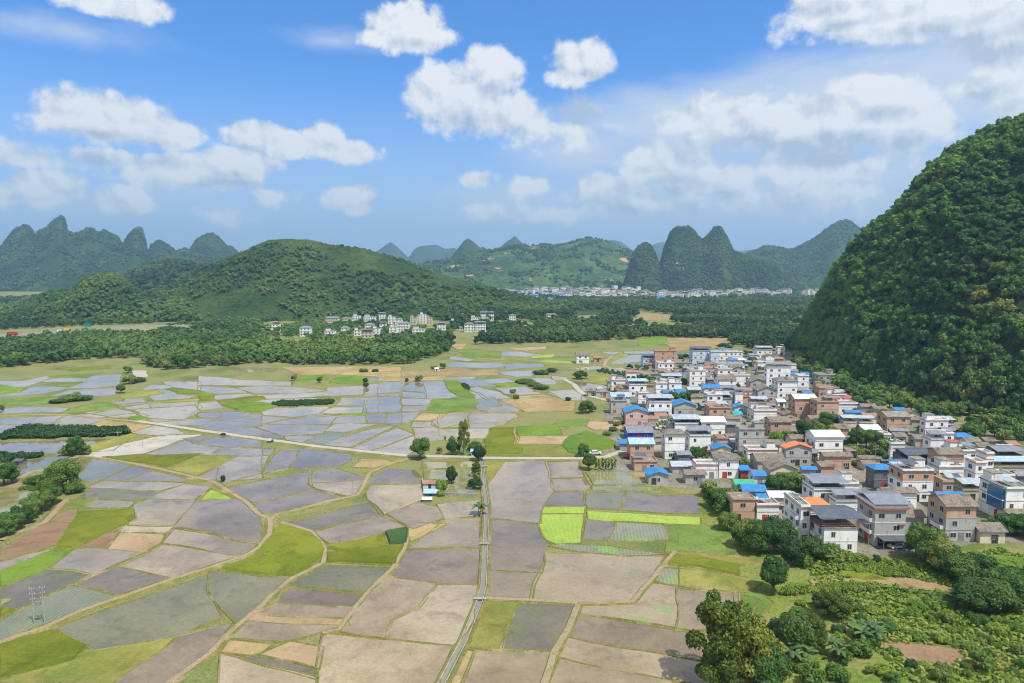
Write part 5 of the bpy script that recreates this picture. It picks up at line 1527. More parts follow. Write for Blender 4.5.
# ---- distant town
TM = [small_house('town_house', hr, w_, 11, n, rm, .35) for w_, n, rm in ((12, 3, 'roof_slate'), (14, 4, 'roof_brown'), (11, 4, 'roof_slate'), (15, 2, 'roof_rust'), (13, 3, 'roof_concrete'), (18, 3, 'roof_slate'), (11, 5, 'roof_concrete'))]
tr = random.Random(5); town = []
def town_row(px0, px1, y0, y1, n):
    for i in range(n):
        px = px0 + (px1 - px0) * (i + tr.random()) / n; py = tr.uniform(y0, y1) ; p = at(px, py, 0); town.append(p)
town_row(496, 628, 293.2, 296.4, 92); town_row(555, 626, 296.5, 299.5, 40); town_row(628, 660, 295.8, 298.8, 26); town_row(660, 792, 294.6, 297.6, 74); town_row(660, 720, 298, 299.2, 14); town_row(540, 640, 291.8, 293.4, 34); town_row(806, 818, 295.6, 296.8, 6)
for p in town:
    o = link('town_house', tr.choice(TM)); o.location = (p.x, p.y, 0); o.rotation_euler.z = tr.uniform(-.5, .5); s = tr.uniform(.95, 1.45); o.scale = (s, s, s)
    tag(o, 'small pale house in the distant town below the karst hills', 'house', 'houses of the distant town')

# trees around and between the hamlet houses and on the strip before the highway
HP0 = [(x, y) for (x, y, w_, n) in hs]
ht = [q for q in scatter_px([(80, 331), (180, 324), (260, 319), (340, 314), (430, 312), (505, 314), (510, 332), (470, 340), (350, 344), (255, 343), (200, 337), (150, 332)], 8.5, sr, (5, 10), -.12) if all((q[0] - a) ** 2 + (q[1] - b - 4) ** 2 > 120 and not (abs(q[0] - a) < 7 and -38 < q[1] - b < 0) for a, b in HP0)]
stand('valley_woods', ht, MP, 'leaf_stand', 'trees growing between the hill foot hamlet and the wood')
# low sheds and lean-tos squeezed between the village houses
boxes = [(A['x'], A['y'] + A['depth'] / 2, A['w'] / 2, A['depth'] / 2) for A in rows]; fr_ = random.Random(8); VP = [at(*q) for q in ((612, 470), (612, 378), (660, 362), (790, 360), (835, 392), (890, 410), (1000, 436), (1060, 450), (1060, 530), (960, 540), (900, 545), (800, 540), (735, 495), (690, 482))]
SH = [('house_shed', 'g', 'gable', 'brown', 'low grey shed with old brown roof squeezed between village houses'), ('house_shed', 'b', 'gable', 'brown', 'low brick shed with old brown roof squeezed between village houses'), ('house_shed', 'd', 'gable', 'slate', 'low dark shed with slate metal roof squeezed between village houses'), ('house_shed', 'g', 'gable', 'blue', 'low grey shed with blue metal roof squeezed between village houses'), ('house_shed', 'w', 'gable', 'rust', 'low white shed with rusty roof squeezed between village houses'), ('house_shed', 'c', 'gable', 'brown', 'low cream shed with old brown roof squeezed between village houses')]
foot_px = [(798, 350), (820, 366), (850, 383), (900, 396), (1000, 415), (1070, 425), (1070, 470), (1000, 452), (940, 436), (885, 418), (838, 402), (808, 384), (792, 366)]
FP3 = [at(*q) for q in foot_px]; fc = []
tries_ = 0
while len(fc) < 130 and tries_ < 60000:
    tries_ += 1
    x, y = rr.uniform(110, 330), rr.uniform(270, 640)
    if in_poly(x, y, FP3) and all((x - a) ** 2 + (y - b) ** 2 > 14 for a, b in fc) and not any(abs(x - a) < c + 2.5 and abs(y - b) < e + 2.5 for a, b, c, e in boxes): fc.append((x, y))
for i, (x, y) in enumerate(fc):
    s_ = rr.uniform(6, 9); tree(rr.choice(('hill0', 'hill1', 'hill2', 'mid0', 'mid1')), (x, y, -.3), s_ * .95, s_, 'forest_tree', 'dense green broadleaf tree on the lower slope of the karst hill behind the village', 'tree', 'trees covering the foot of the karst hill behind the village')
boxes += [(x, y, 2, 2) for x, y in fc]
made = 0
for _ in range(20000):
    if made >= 150: break
    x, y = fr_.uniform(40, 200), fr_.uniform(165, 520)
    w_, d = fr_.uniform(3, 7.5), fr_.uniform(2.8, 6)
    if not in_poly(x, y, VP) or any(abs(x - a) < w_ / 2 + c + .8 and abs(y - b) < d / 2 + e + .9 for a, b, c, e in boxes): continue
    if min((x - a) ** 2 + (y - b) ** 2 for a, b, c, e in boxes) > 260: continue
    nm, wl, rf, rc, lb = fr_.choice(SH); o = house(x, y - d / 2, w_, d, 1, wl, rf, rc, lod=2, yaw=fr_.uniform(-.12, .12), name='lean_to_shed', top_h=fr_.uniform(2.0, 4.2)); tag(o, lb, 'shed', 'low sheds between the village houses')
    boxes.append((x, y, w_ / 2, d / 2)); made += 1
made = 0
for _ in range(6000):
    if made >= 70: break
    x, y = fr_.uniform(40, 215), fr_.uniform(165, 520); s_ = fr_.uniform(2, 4.2)
    if not in_poly(x, y, VP) or any(abs(x - a) < c + s_ * .5 and abs(y - b) < e + s_ * .5 for a, b, c, e in boxes): continue
    tree(fr_.choice(('bush0', 'bush1', 'bright0', 'bright1', 'mid0', 'round0')), (x, y, -.1), s_ * fr_.uniform(.7, 1.1), s_, 'yard_shrub', 'small green shrub in a yard between village houses', 'shrub', 'shrubs in the yards between village houses'); boxes.append((x, y, s_ * .4, s_ * .4)); made += 1
# ------------------------------------------------------------------ single trees and shrubs of the fields and the village
FT = [  # picture x, y of the foot, height, width, kind, label
 (420, 459, 8.5, 8.6, 'near0', 'large round green tree on the concrete road where the dirt path meets it'),
 (463.7, 456, 14.5, 5.2, 'open0', 'tall slender tree towering over the trees by the fish pond'),
 (452, 455.5, 6.2, 5.0, 'round0', 'round dark tree beside the tall slender tree'), (452.3, 444, 3.8, 3.0, 'mid0', 'small round tree on a thin stem above the round dark tree'),
 (439.7, 453.5, 3.0, 2.6, 'mid1', 'tiny tree between the large roadside tree and the dark round tree'), (459.5, 452.5, 6.6, 3.0, 'narrow0', 'narrow dark tree at the foot of the tall slender tree'),
 (474.5, 450, 4.8, 6, 'bright0', 'light green bush above the blue roofed hut by the road'), (445, 440.5, 2.2, 1.6, 'sapling0', 'thin sapling in the paddy above the road'),
 (479, 461.5, 6.5, 5.6, 'round1', 'dense dark tree at the corner of the concrete road and the canal'), (451.5, 484, 6.4, 4.4, 'round2', 'egg shaped dark tree standing in the olive fish ponds'),
 (441, 492, 5.2, 4.4, 'bright1', 'yellow green tree beside the farm shack in the ponds'), (441, 496, 2.4, 2.6, 'bright2', 'small bright bush below the yellow green tree in the ponds'),
 (476, 477, 5.2, 5.0, 'open1', 'thin pale tree by the canal above the ponds'), (475, 489, 4.2, 5.2, 'near1', 'bushy green tree by the canal at the ponds corner'),
 (586, 413, 6.8, 8.6, 'near2', 'broad dark tree alone in the field before the village'), (592.5, 412, 3.6, 4.4, 'mid2', 'smaller bush tucked against the broad dark field tree'),
 (583.5, 457, 5.4, 5.0, 'near0', 'dark tree at the village end of the concrete road'), (589, 470, 6.2, 6.0, 'round0', 'round tree at the corner of the brown pond'),
 (76, 455.5, 8.4, 7.6, 'near1', 'tall bushy tree beside the blue pond and the whitish dry field'), (70, 455, 4.2, 7.6, 'mid0', 'low bush at the foot of the tree by the blue pond'), (85, 455, 4.4, 5.2, 'mid1', 'round bush right of the tree by the blue pond'),
 (63, 492, 11.5, 11.5, 'near2', 'biggest leafy tree between the three ponds'), (52, 489, 7, 8, 'mid2', 'mid sized tree joined to the biggest tree between the ponds'), (41, 485, 4.5, 7.5, 'bush0', 'low shrubs beside the dirt track between the ponds'), (74, 493, 5.0, 6, 'bush1', 'bush below the biggest tree between the ponds'),
 (33, 483.5, 3, 6, 'bush2', 'low green shrub by the track junction between the ponds'), (25, 489.5, 1.6, 4, 'bush0', 'knee high hedge on the track by the olive pond'), (36, 490, 1.6, 4, 'bush1', 'hedge clump on the track beside the olive pond'),
 (4, 486, 8.4, 9.6, 'near0', 'dark leafy tree at the very left by the olive pond'), (12, 483, 5.4, 6, 'mid1', 'shorter tree beside the dark leafy tree by the pond'), (-8, 470, 7, 9, 'mid0', 'tree behind the dark leafy tree by the pond'),
 (52, 504, 6.5, 7, 'near1', 'topmost tree of the dark row along the olive pond'), (42, 511, 6.8, 7.5, 'near2', 'second tree down the dark row along the olive pond'), (32, 517.5, 6.2, 7, 'near0', 'third tree down the dark row along the olive pond'), (22, 524, 5.8, 7, 'near1', 'fourth tree down the dark row along the olive pond'), (12, 530.5, 5.6, 7, 'near2', 'fifth tree down the dark row along the olive pond'), (2, 537, 5.6, 7, 'near0', 'lowest tree of the dark row along the olive pond'),
 (128, 373, 5.6, 7, 'mid0', 'round tree in the paddies just below the wood'), (129, 384, 5.6, 10, 'mid1', 'wide bush on the bank below the round paddy tree'), (139, 382, 4, 8, 'bush0', 'low shrub beside the wide bush on the bank'), (121, 393, 5.4, 6.4, 'round0', 'dark round bush between pale paddies'),
 (72, 401, 5.0, 12, 'bush1', 'long dark shrub clump on the green field'), (60, 402.5, 2.8, 10, 'bush2', 'low shrub at the end of the long dark clump'), (84, 400, 3.6, 9, 'bush0', 'shrub at the other end of the long dark clump'), (2, 412, 4.4, 3, 'mid0', 'slim bush at the edge of the far track'),
 (223.4, 482.5, 2.7, 2.0, 'round1', 'tiny dark tree at the bend of the dirt path'), (294, 380.5, 4.2, 5, 'mid1', 'round bush standing in a wide flooded field'), (319.5, 383, 4.4, 4.4, 'mid2', 'round bush on the bank between flooded fields'), (365.5, 383, 3.4, 4, 'round2', 'upper of two dark bushes on the bank'), (366, 387.5, 3.2, 4, 'round0', 'lower of two dark bushes on the bank'),
 (419, 381.5, 4.6, 6, 'mid0', 'dark bush on the bank of a blue paddy'), (407, 382, 2.8, 3, 'round1', 'small bush beside the dark bank bush'), (434, 369, 3, 5, 'bush0', 'shrub before a small white pen in the far fields'), (443, 368.5, 4.4, 5.6, 'mid1', 'tree beside the shrub in the far fields'), (364, 372, 3, 7, 'bush1', 'low bush clump on the fallow strip'), (375, 372, 2.8, 5, 'bush2', 'second low bush clump on the fallow strip'),
 (581, 379, 6, 10, 'mid0', 'spreading tree by the orchard rows before the village'), (541, 374, 3.6, 12, 'bush0', 'long bush on a far paddy bank'), (552, 372, 4, 8, 'bush1', 'bush beside the long one on the far paddy bank'), (525, 383, 3, 13, 'bush2', 'long low shrubs between two far paddies'), (541, 389, 3.4, 10, 'bush0', 'pale green shrubs on the stepped paddy bank'), (533, 386, 3, 8, 'bush1', 'upper shrub of the stepped paddy bank'), (516, 399, 3.4, 4, 'bush2', 'small bush where paddy banks cross'), (513, 393, 3, 4, 'bush0', 'bush above the crossing of paddy banks'), (568, 401, 2.4, 4, 'round2', 'little bush by the pale earth bank'),
 (630, 369, 4, 5, 'mid2', 'first of three small trees along the lane past the brick block'), (638, 369.5, 4, 5, 'mid1', 'second of three small trees along the lane past the brick block'), (646, 370, 4, 5, 'mid0', 'third of three small trees along the lane past the brick block'),
 (683, 361, 6.4, 11, 'mid1', 'round tree on grass right of the bare brick block'), (687, 384, 4.6, 8, 'bush1', 'bush beside the tall white box house'),
 (674, 402, 6.5, 7.5, 'mid0', 'left tree of the dark clump among the white houses'), (680, 403, 6, 7.5, 'mid1', 'second tree of the dark clump among the white houses'), (686, 402, 6.4, 7.5, 'mid2', 'third tree of the dark clump among the white houses'), (692, 401, 6, 7, 'round0', 'right tree of the dark clump among the white houses'),
 (725, 349, 6, 15, 'mid2', 'wide tree behind the far end of the village'), (738, 342, 6, 13, 'mid0', 'dark tree on the plain behind the village'), (748, 357, 6, 9, 'mid1', 'tree between the far white houses'), (753, 364, 6, 9, 'round1', 'dark tree before the far pale blue house'), (762, 374, 6, 8, 'mid0', 'tree left of the big four-storey white house'),
 (806, 441, 9.5, 10, 'near0', 'largest tree behind the orange roofed grey house'), (815, 440, 9, 9, 'near1', 'second tree behind the orange roofed grey house'), (822, 436, 8.5, 9, 'near2', 'third tree behind the orange roofed grey house'), (828, 430, 9, 9, 'near0', 'rear tree of the clump behind the orange roof'), (833, 441, 7, 7, 'mid1', 'lower tree at the edge of the clump behind the orange roof'),
 (776, 440, 4.8, 6.5, 'bright0', 'light green bush behind the flat white house'), (789, 440, 5, 7, 'bright1', 'rounder light green bush beside the orange roofed house'),
 (856, 447, 8, 8, 'near1', 'dark tree in the grove in the middle of the village'), (866, 448, 8.5, 8, 'near2', 'tallest dark tree of the grove in the middle of the village'), (876, 449, 8, 8, 'near0', 'right hand dark tree of the village grove'), (886, 454, 7, 7, 'mid0', 'outer tree of the village grove'), (850, 455, 5.5, 6, 'bright2', 'yellow green tree before the village grove'), (862, 458, 5, 6, 'bright0', 'second yellow green tree before the village grove'), (872, 460, 7, 4, 'open0', 'slim pale tree before the village grove'), (880, 462, 6, 6, 'mid2', 'low tree at the near end of the village grove'),
 (660, 447, 4.6, 7, 'bright1', 'round bush between the white three-storey house and blue shed'), (696, 459, 5.2, 6, 'near1', 'leafy tree in front of the white canopy house'), (704, 463, 6.5, 3.4, 'open1', 'thin wispy tree right of the leafy tree'), (613, 431, 2.4, 4, 'bush2', 'small shrub in the tan field left of the pink house'), (607, 435, 2, 4, 'bush0', 'low shrub beside the white car lane'),
 (777, 493, 6, 7.5, 'near2', 'left tree of the row behind the white roofed house'), (786, 490, 6.6, 8, 'near0', 'middle tree of the row behind the white roofed house'), (796, 489, 6, 7.5, 'mid1', 'right tree of the row behind the white roofed house'), (806, 492, 4.6, 6, 'bright2', 'bright low tree ending the row behind the white roofed house'),
 (716, 508, 6.6, 8, 'near1', 'leafy tree on the bank left of the brick balcony house'), (724, 515, 6.5, 7, 'mid0', 'tree below the leafy tree left of the brick balcony house'), (711, 497, 5.2, 7, 'mid2', 'tree by the white front house garden'), (733, 500, 4.6, 6, 'bright1', 'bright shrub beside the green roofed shed'), (727, 531, 5.6, 6, 'near2', 'dense tree at the lower corner of the lime strip'),
 (748, 549, 8.4, 8, 'near0', 'first of the big trees before the white houses'), (757, 553, 8.8, 8.4, 'near1', 'second of the big trees before the white houses'), (766, 551, 8.8, 8.4, 'near2', 'third of the big trees before the white houses'), (774, 553, 9.4, 9, 'near0', 'fourth and tallest of the big trees before the white houses'), (783, 550, 8.4, 8, 'near1', 'fifth of the big trees before the white houses'), (740, 547, 6, 6, 'mid1', 'shorter tree at the end of the big tree row'),
 (790.5, 565, 7.8, 7.6, 'round1', 'round clipped looking dark tree below the balcony house'), (811.5, 561, 6.6, 7.4, 'round2', 'round dark tree in front of the solar roofed house'), (803, 566, 4.4, 5, 'bright0', 'light green bush between the two round dark trees'), (824, 559, 4.6, 8, 'bush0', 'shrub at the wall foot of the solar roofed house'), (835, 561, 4, 8, 'bush1', 'second shrub along the meadow edge below the solar house'), (850, 563, 3.6, 6, 'bush2', 'dark shrub on the meadow below the grey house'),
 (773.5, 593, 8.6, 7.4, 'round0', 'dark rounded tree with visible trunk alone between garden plots'),
 (925, 563, 10.5, 9.5, 'near1', 'largest tree on the meadow below the grey and brick house'), (935, 569, 8.5, 9, 'near2', 'tree right of the largest meadow tree'), (916, 557, 7, 7, 'mid0', 'tree left of the largest meadow tree'), (946, 573, 7.5, 8, 'near0', 'spreading tree below the largest meadow tree'), (958, 582, 7, 9.5, 'round1', 'broad dark crowned tree with shade beneath it on the meadow'), (974, 583, 7.4, 9, 'near1', 'right hand broad tree with shade beneath it'), (985, 577, 5.6, 6, 'mid2', 'small tree at the end of the broad dark pair'),
 (972, 612, 6.6, 8.6, 'round2', 'rounded glossy tree at the lower right grove'), (990, 613, 7.8, 10, 'round0', 'largest rounded tree of the lower right grove'), (1008, 607, 8.4, 10, 'near2', 'tall tree of the lower right grove at the frame edge'), (1024, 603, 8, 10, 'near0', 'tree cut by the frame edge in the lower right grove'), (978, 600, 5.4, 8, 'mid1', 'rear tree of the lower right grove'), (1010, 533, 5.6, 10, 'near1', 'dark leafy tree before the blue glazed house'), (1024, 536, 6, 10, 'near2', 'dark leafy tree at the frame edge by the blue glazed house'), (996, 531, 4.4, 7, 'bush0', 'shrub before the blue glazed house'),
 (716, 682, 16, 11, 'open0', 'tall airy tree whose feathery crown overhangs the brown paddy'), (733, 690, 15, 11, 'open1', 'airy yellow green tree in the middle of the tall clump'), (750, 694, 13.5, 11.5, 'open2', 'third tall airy tree leaning over the gardens'), (722, 700, 11, 10, 'open2', 'lowest airy tree of the tall clump at the bottom edge'), (765, 700, 10, 9, 'near0', 'leafy tree at the bottom edge right of the tall clump'),
 (793, 655, 8.6, 8, 'round1', 'dense dark round tree behind the banana plants'), (783, 648, 6, 7, 'near1', 'tree behind the dense dark round tree'), (815, 652, 7, 6, 'open1', 'thin brownish tree right of the dark round tree'), (824, 617, 5.6, 6.5, 'open2', 'small open tree above the garden plots'), (840, 618, 5, 7, 'open0', 'sparse tree beside the bare garden patch'),
]
for i, (x, y, h, wd, k, lb) in enumerate(FT):
    tree(k, at(x, y) - Vector((0, 0, .05)), h, wd, 'shrub' if k[:4] in ('bush', 'brig') else 'broadleaf_tree', lb, 'shrub' if k[:4] in ('bush', 'brig') else 'tree')
for i in range(7):
    tree(f'sapling{i % 3}', at(596 + i * 3.2, 469.5 + (i % 2)), 4.4, 1.8, 'young_tree', 'slender pale young tree in the row behind the brown pond', 'tree', 'young trees in a row behind the brown pond')
# shrubs over the rough ground
br = random.Random(31); spots = []
def fits(x, y, g): return all((x - a) ** 2 + (y - b) ** 2 > (g + c) ** 2 * .16 for a, b, c in spots)
ZONE = [[at(*q)[:2] for q in pl] for pl in ([(795, 600), (850, 606), (900, 612), (940, 596), (960, 622), (1030, 622), (1040, 700), (780, 700), (790, 660)], [(840, 566), (905, 566), (900, 560), (850, 560)], [(700, 486), (735, 498), (728, 522), (712, 512)])]
AV = [(t_.location.x, t_.location.y, t_.scale.x) for t_ in TREES if t_.name.startswith('broadleaf')]
cnt = 0
for (zi, num, smin, smax) in ((0, 78, 1.6, 4.4), (1, 10, 1.5, 2.8), (2, 14, 2, 3.6)):
    Z = ZONE[zi]; tries = 0; k0 = cnt
    while cnt - k0 < num and tries < 6000:
        tries += 1; x = br.uniform(min(p[0] for p in Z), max(p[0] for p in Z)); y = br.uniform(min(p[1] for p in Z), max(p[1] for p in Z)); s = br.uniform(smin, smax)
        if not in_poly(x, y, Z) or not fits(x, y, s) or any(in_poly(x, y, g_) for g_ in GARD[:2]) or any((x - a) ** 2 + (y - b) ** 2 < (.4 * c + .3 * s) ** 2 for a, b, c in AV): continue
        spots.append((x, y, s)); cnt += 1
        tree(br.choice(('bush0', 'bush1', 'bright0', 'bright1', 'bright2', 'bright2', 'bright0', 'mid0')), (x, y, -.1), s * br.uniform(.6, .95), s, 'garden_shrub', 'leafy green shrub in the thicket below the meadow gardens', 'shrub', 'shrubs of the thicket on the meadow')
# banana plants and a palm
def banana(loc, h, lb, grp=None, seed=1):
    g = random.Random(seed); o = empty('banana_plant', loc); m_ = MB(); m_.tube((0, 0, -.05), (0, 0, h * .5), .16, .1, 'bark_pale', 8); m_.build('stem', o)
    for i in range(9):
        a = i * 2.4 + g.random() * .4; L = h * g.uniform(.45, .62); up = g.uniform(.5, 1.25); lf = MB(); pr = None; d = Vector((math.cos(a), math.sin(a), 0)); sd_ = Vector((-d.y, d.x, 0)); p = Vector((0, 0, h * .48)); ang = up
        for k in range(7):
            wv = .34 * math.sin(pi * (k + .35) / 7.2) * h / 4; row = (p - sd_ * wv - Vector((0, 0, wv * .35)), p, p + sd_ * wv - Vector((0, 0, wv * .35)))
            if pr: lf.poly([pr[0], row[0], row[1], pr[1]], 'leaf_banana'); lf.poly([pr[1], row[1], row[2], pr[2]], 'leaf_banana')
            pr = row; p = p + (d * math.cos(ang) + Vector((0, 0, math.sin(ang)))) * L / 6; ang -= .27
        lf.build('leaf', o)
    return tag(o, lb, 'banana plant', grp)
for i, (x, y, h) in enumerate(((790, 664, 5.2), (798, 660, 5.6), (805, 666, 4.8), (868, 640, 5.4), (862, 646, 5.0), (876, 644, 4.6), (838, 660, 4.4), (832, 655, 4.8), (857, 636, 4.6))):
    banana(at(x, y), h, 'banana plant with long arching leaves among the garden thicket', 'banana plants in the garden thicket', i + 1)
banana(at(481, 516), 5.6, 'dark leafed banana plant on the canal bank below the ponds', None, 60)
banana(at(478.5, 515), 4.6, 'shorter banana plant beside the canal below the ponds', None, 61)

# ------------------------------------------------------------------ farm shacks, poles, vehicles, highway
def shack(tl, xa, xb, ye, h, d, wall, rmat, lb, gable_r=True, name='shack'):
    (pa, py), (pb, _) = tp(tl, xa, ye), tp(tl, xb, ye); a, b = at(pa, py, h), at(pb, py, h); w_ = b.x - a.x
    o = empty(name, ((a.x + b.x) / 2, a.y, 0)); m_ = MB(); m_.box(-w_/2, w_/2, 0, d, 0, h, wall); m_.build('wall', o)
    m_ = MB()
    if gable_r: gable(m_, -w_/2, w_/2, 0, d, h, d * .16, rmat, 'x', .3, .1, wall)
    else: m_.poly([(-w_/2 - .3, -.4, h), (w_/2 + .3, -.4, h), (w_/2 + .3, d + .3, h + .5), (-w_/2 - .3, d + .3, h + .5)], rmat); m_.poly([(-w_/2 - .3, -.4, h + .1), (w_/2 + .3, -.4, h + .1), (w_/2 + .3, d + .3, h + .6), (-w_/2 - .3, d + .3, h + .6)], rmat)
    m_.build('roof', o); m_ = MB(); m_.box(-.5, .4, -.04, .03, 0, min(1.9, h - .1), 'opening'); m_.build('door', o)
    return tag(o, lb, 'shack')
shack('k', 200, 310, 372, 1.9, 3, 'wall_pale_blue', 'roof_rust', 'small red and blue roofed shack on the edge of the fish ponds')
shack('k', 205, 325, 455, .9, 2.4, 'wall_dark', 'roof_lightblue', 'low shed with pale blue roof at the fish pond corner', False)
shack('k', 607, 712, 98, 2.2, 3.4, 'wall_grey', 'roof_lightblue', 'blue roofed pump hut beside the road and canal')
shack('U', 103, 158, 312, 1.7, 3, 'wall_dark', 'roof_dark', 'dark little hut on the bank of the pale pond')
shack('J', 280, 300, 172, 2, 3, 'wall_white', 'roof_silver', 'tiny white pen among shrubs in the far fields')
def bales(tl, x, y, lb):
    p = at(*tp(tl, x, y)); o = empty('covered_pile', p); m_ = MB(); m_.box(-1.4, 1.4, -.5, .7, 0, .8, 'wall_dark'); m_.build('pile', o); m_ = MB(); gable(m_, -1.5, 1.5, -.6, .8, .8, .6, 'roof_silver', 'x', .1, .06); m_.build('tarpaulin', o); return tag(o, lb, 'pile')
bales('k', 232, 525, 'pile under a white tarpaulin below the fish pond shacks')
# wall round the fish ponds
P0, P1, P2 = at(*tp('k', 330, 482)), at(*tp('k', 665, 484)), at(*tp('k', 195, 360))
for a, b, lb in ((at(*tp('k', 205, 476)), P1, 'long low dark wall along the lower side of the fish ponds'), (at(*tp('k', 190, 350)), at(*tp('k', 205, 476)), 'short dark wall on the left side of the fish ponds')):
    d = b - a; o = empty('pond_wall', a, math.atan2(d.y, d.x)); m_ = MB(); m_.box(0, d.length, -.12, .12, -.05, .95, 'concrete_old'); m_.build('wall', o); m_ = MB(); m_.box(-.05, d.length + .05, -.18, .18, .953, 1.05, 'trim_grey'); m_.build('coping', o); tag(o, lb, 'wall')
def pole(loc, h, lb, arms=2, twin=False, grp=None):
    o = empty('utility_pole', loc, RNG.uniform(.2, .6))
    for sx in ((-.9, .9) if twin else (0,)):
        m_ = MB(); m_.tube((sx, 0, -.1), (sx, 0, h), (.105, .105)[0], .07, 'pole_concrete', 8); m_.build('pole', o)
    for k in range(arms):
        z = h - .4 - k * 1.1; m_ = MB(); m_.box(-1.5, 1.5, -.06, .06, z, z + .12, 'metal_grey'); c = m_.build('crossarm', o)
        for xx in (-1.3, -.5, .5, 1.3):
            i_ = MB(); i_.tube((xx, 0, z + .12), (xx, 0, z + .4), .05, .03, 'trim_white', 6); i_.build('insulator', c)
    if twin:
        m_ = MB(); m_.box(-.5, .5, -.25, .25, h * .5, h * .5 + .9, 'metal_grey'); m_.build('transformer', o)
    return tag(o, lb, 'utility pole', grp)
pole(at(39.5, 624), 7.8, 'twin concrete utility pole with transformer beside the dirt path and yellow rice', 3, True)
pole(at(353.2, 494), 12, 'tall thin utility pole by the curve of the dirt path', 2)
pole(at(118.5, 445), 5.5, 'short pale pole beside the whitish dry field', 1)
pole(at(143, 447), 5.5, 'short pole on the whitish dry field', 1)
pole(at(21, 483), 5.0, 'white post by the track between the ponds', 1)
pole(at(868, 553), 8, 'slim pole at the end of the dark porch', 1)
pole(at(581, 452), 6.5, 'pole beside the tree at the end of the concrete road', 1)
pole(at(875, 467), 8, 'concrete pole in the village grove', 2); pole(at(716, 484), 8, 'utility pole before the white front house', 2); pole(at(765, 478), 8.5, 'utility pole among the brown roofs', 2); pole(at(842, 476), 8.5, 'utility pole by the brick gabled house', 2)

def vehicle(loc, rz, paint, lb, kind='car', sc=1.0):
    o = empty(kind, loc, rz, (sc, sc, sc)); m_ = MB()
    if kind == 'car':
        pr = [(-2.1, .35), (-2.15, .75), (-1.5, .95), (-.9, 1.42), (.7, 1.45), (1.5, .98), (2.1, .85), (2.15, .35)]
        for i in range(len(pr)):
            a, b = pr[i - 1], pr[i]; m_.poly([(a[0], -.85, a[1]), (b[0], -.85, b[1]), (b[0], .85, b[1]), (a[0], .85, a[1])][::-1], paint)
        for s in (-.85, .85): m_.poly([(p[0], s, p[1]) for p in pr], paint)
        m_.build('body', o)
        g = MB()
        for s in (-.862, .862): g.poly([(-1.25, s, .98), (-.85, s, 1.34), (.62, s, 1.36), (1.25, s, 1.0)], 'glass_dark')
        g.poly([(.75, -.7, 1.44), (1.47, -.75, 1.01), (1.47, .75, 1.01), (.75, .7, 1.44)], 'glass_dark'); g.poly([(-.93, -.7, 1.42), (-.93, .7, 1.42), (-1.48, .75, .98), (-1.48, -.75, .98)], 'glass_dark'); g.build('windows_glass', o)
        wx = (-1.35, 1.35); wr = .33
    else:
        m_.box(-3.4, 1.4, -1.1, 1.1, .9, 3.1, paint); m_.build('cargo_box', o); c = MB(); c.box(1.5, 3.2, -1.05, 1.05, .6, 2.5, 'paint_red' if paint != 'paint_white' else 'paint_blue'); c.box(3.203, 3.23, -.9, .9, 1.5, 2.3, 'glass_dark'); c.build('cab', o); ch = MB(); ch.box(-3.3, 1.5, -.5, .5, .55, .897, 'paint_dark'); ch.build('chassis', o)
        wx = (-2.4, 2.3); wr = .48
    for xx in wx:
        for s in (-1, 1):
            w_ = MB(); y = s * (.78 if kind == 'car' else 1.0); w_.tube((xx, y - .1, wr), (xx, y + .1, wr), wr, wr, 'tyre', 12); w_.build('wheel', o)
    return tag(o, lb, 'car' if kind == 'car' else 'truck')
vehicle(at(270.5, 441.5, .5), -.12, 'paint_white', 'small white truck driving on the concrete road through the paddies', 'truck', .36)
vehicle(at(223, 434.8, .5), -.12, 'paint_dark', 'dark car on the concrete road near the whitish dry field', 'car', .55)
vehicle(at(595, 454.5, .06), .1, 'paint_white', 'white car parked by the village end of the concrete road', 'car', 1.1)
vehicle(at(661, 429.5, .06), .1, 'paint_white', 'white car parked beside the vegetable rows', 'car', 1.1)
vehicle(at(627, 457, .06), 1.2, 'paint_red', 'dark red car in the yard below the blue walled shed', 'car', 1.1)
vehicle(at(739, 452, .06), .6, 'paint_white', 'white car in the lane by the blue gabled house', 'car', 1.0)
vehicle(at(897, 548, .06), .2, 'paint_white', 'white car beside the dark porch of the grey house', 'car', 1.0)
vehicle(at(644, 452, .06), .2, 'paint_dark', 'dark car under the blue lean-to by the brick house', 'car', 1.0)
# yellow digger in the lane
p = at(915, 524); o = empty('mini_digger', p, .6); m_ = MB(); m_.box(-1.2, 1.2, -.9, .9, .55, 1.2, 'paint_yellow'); m_.build('body', o); m_ = MB(); m_.box(-.5, .6, -.55, .55, 1.203, 2.4, 'paint_red'); m_.build('cab', o)
for s in (-.75, .75): m_ = MB(); m_.box(-1.5, 1.5, s - .22, s + .22, 0, .55, 'tyre'); m_.build('track', o)
m_ = MB(); m_.tube((1.1, 0, 1.1), (2.4, 0, 2.3), .16, .12, 'paint_yellow', 6); m_.tube((2.4, 0, 2.3), (3.2, 0, 1.0), .12, .1, 'paint_yellow', 6); m_.build('boom', o); m_ = MB(); m_.box(2.9, 3.5, -.35, .35, .5, 1.0, 'paint_dark'); m_.build('bucket', o)
tag(o, 'yellow and red mini digger in the lane beside the green plot', 'digger')
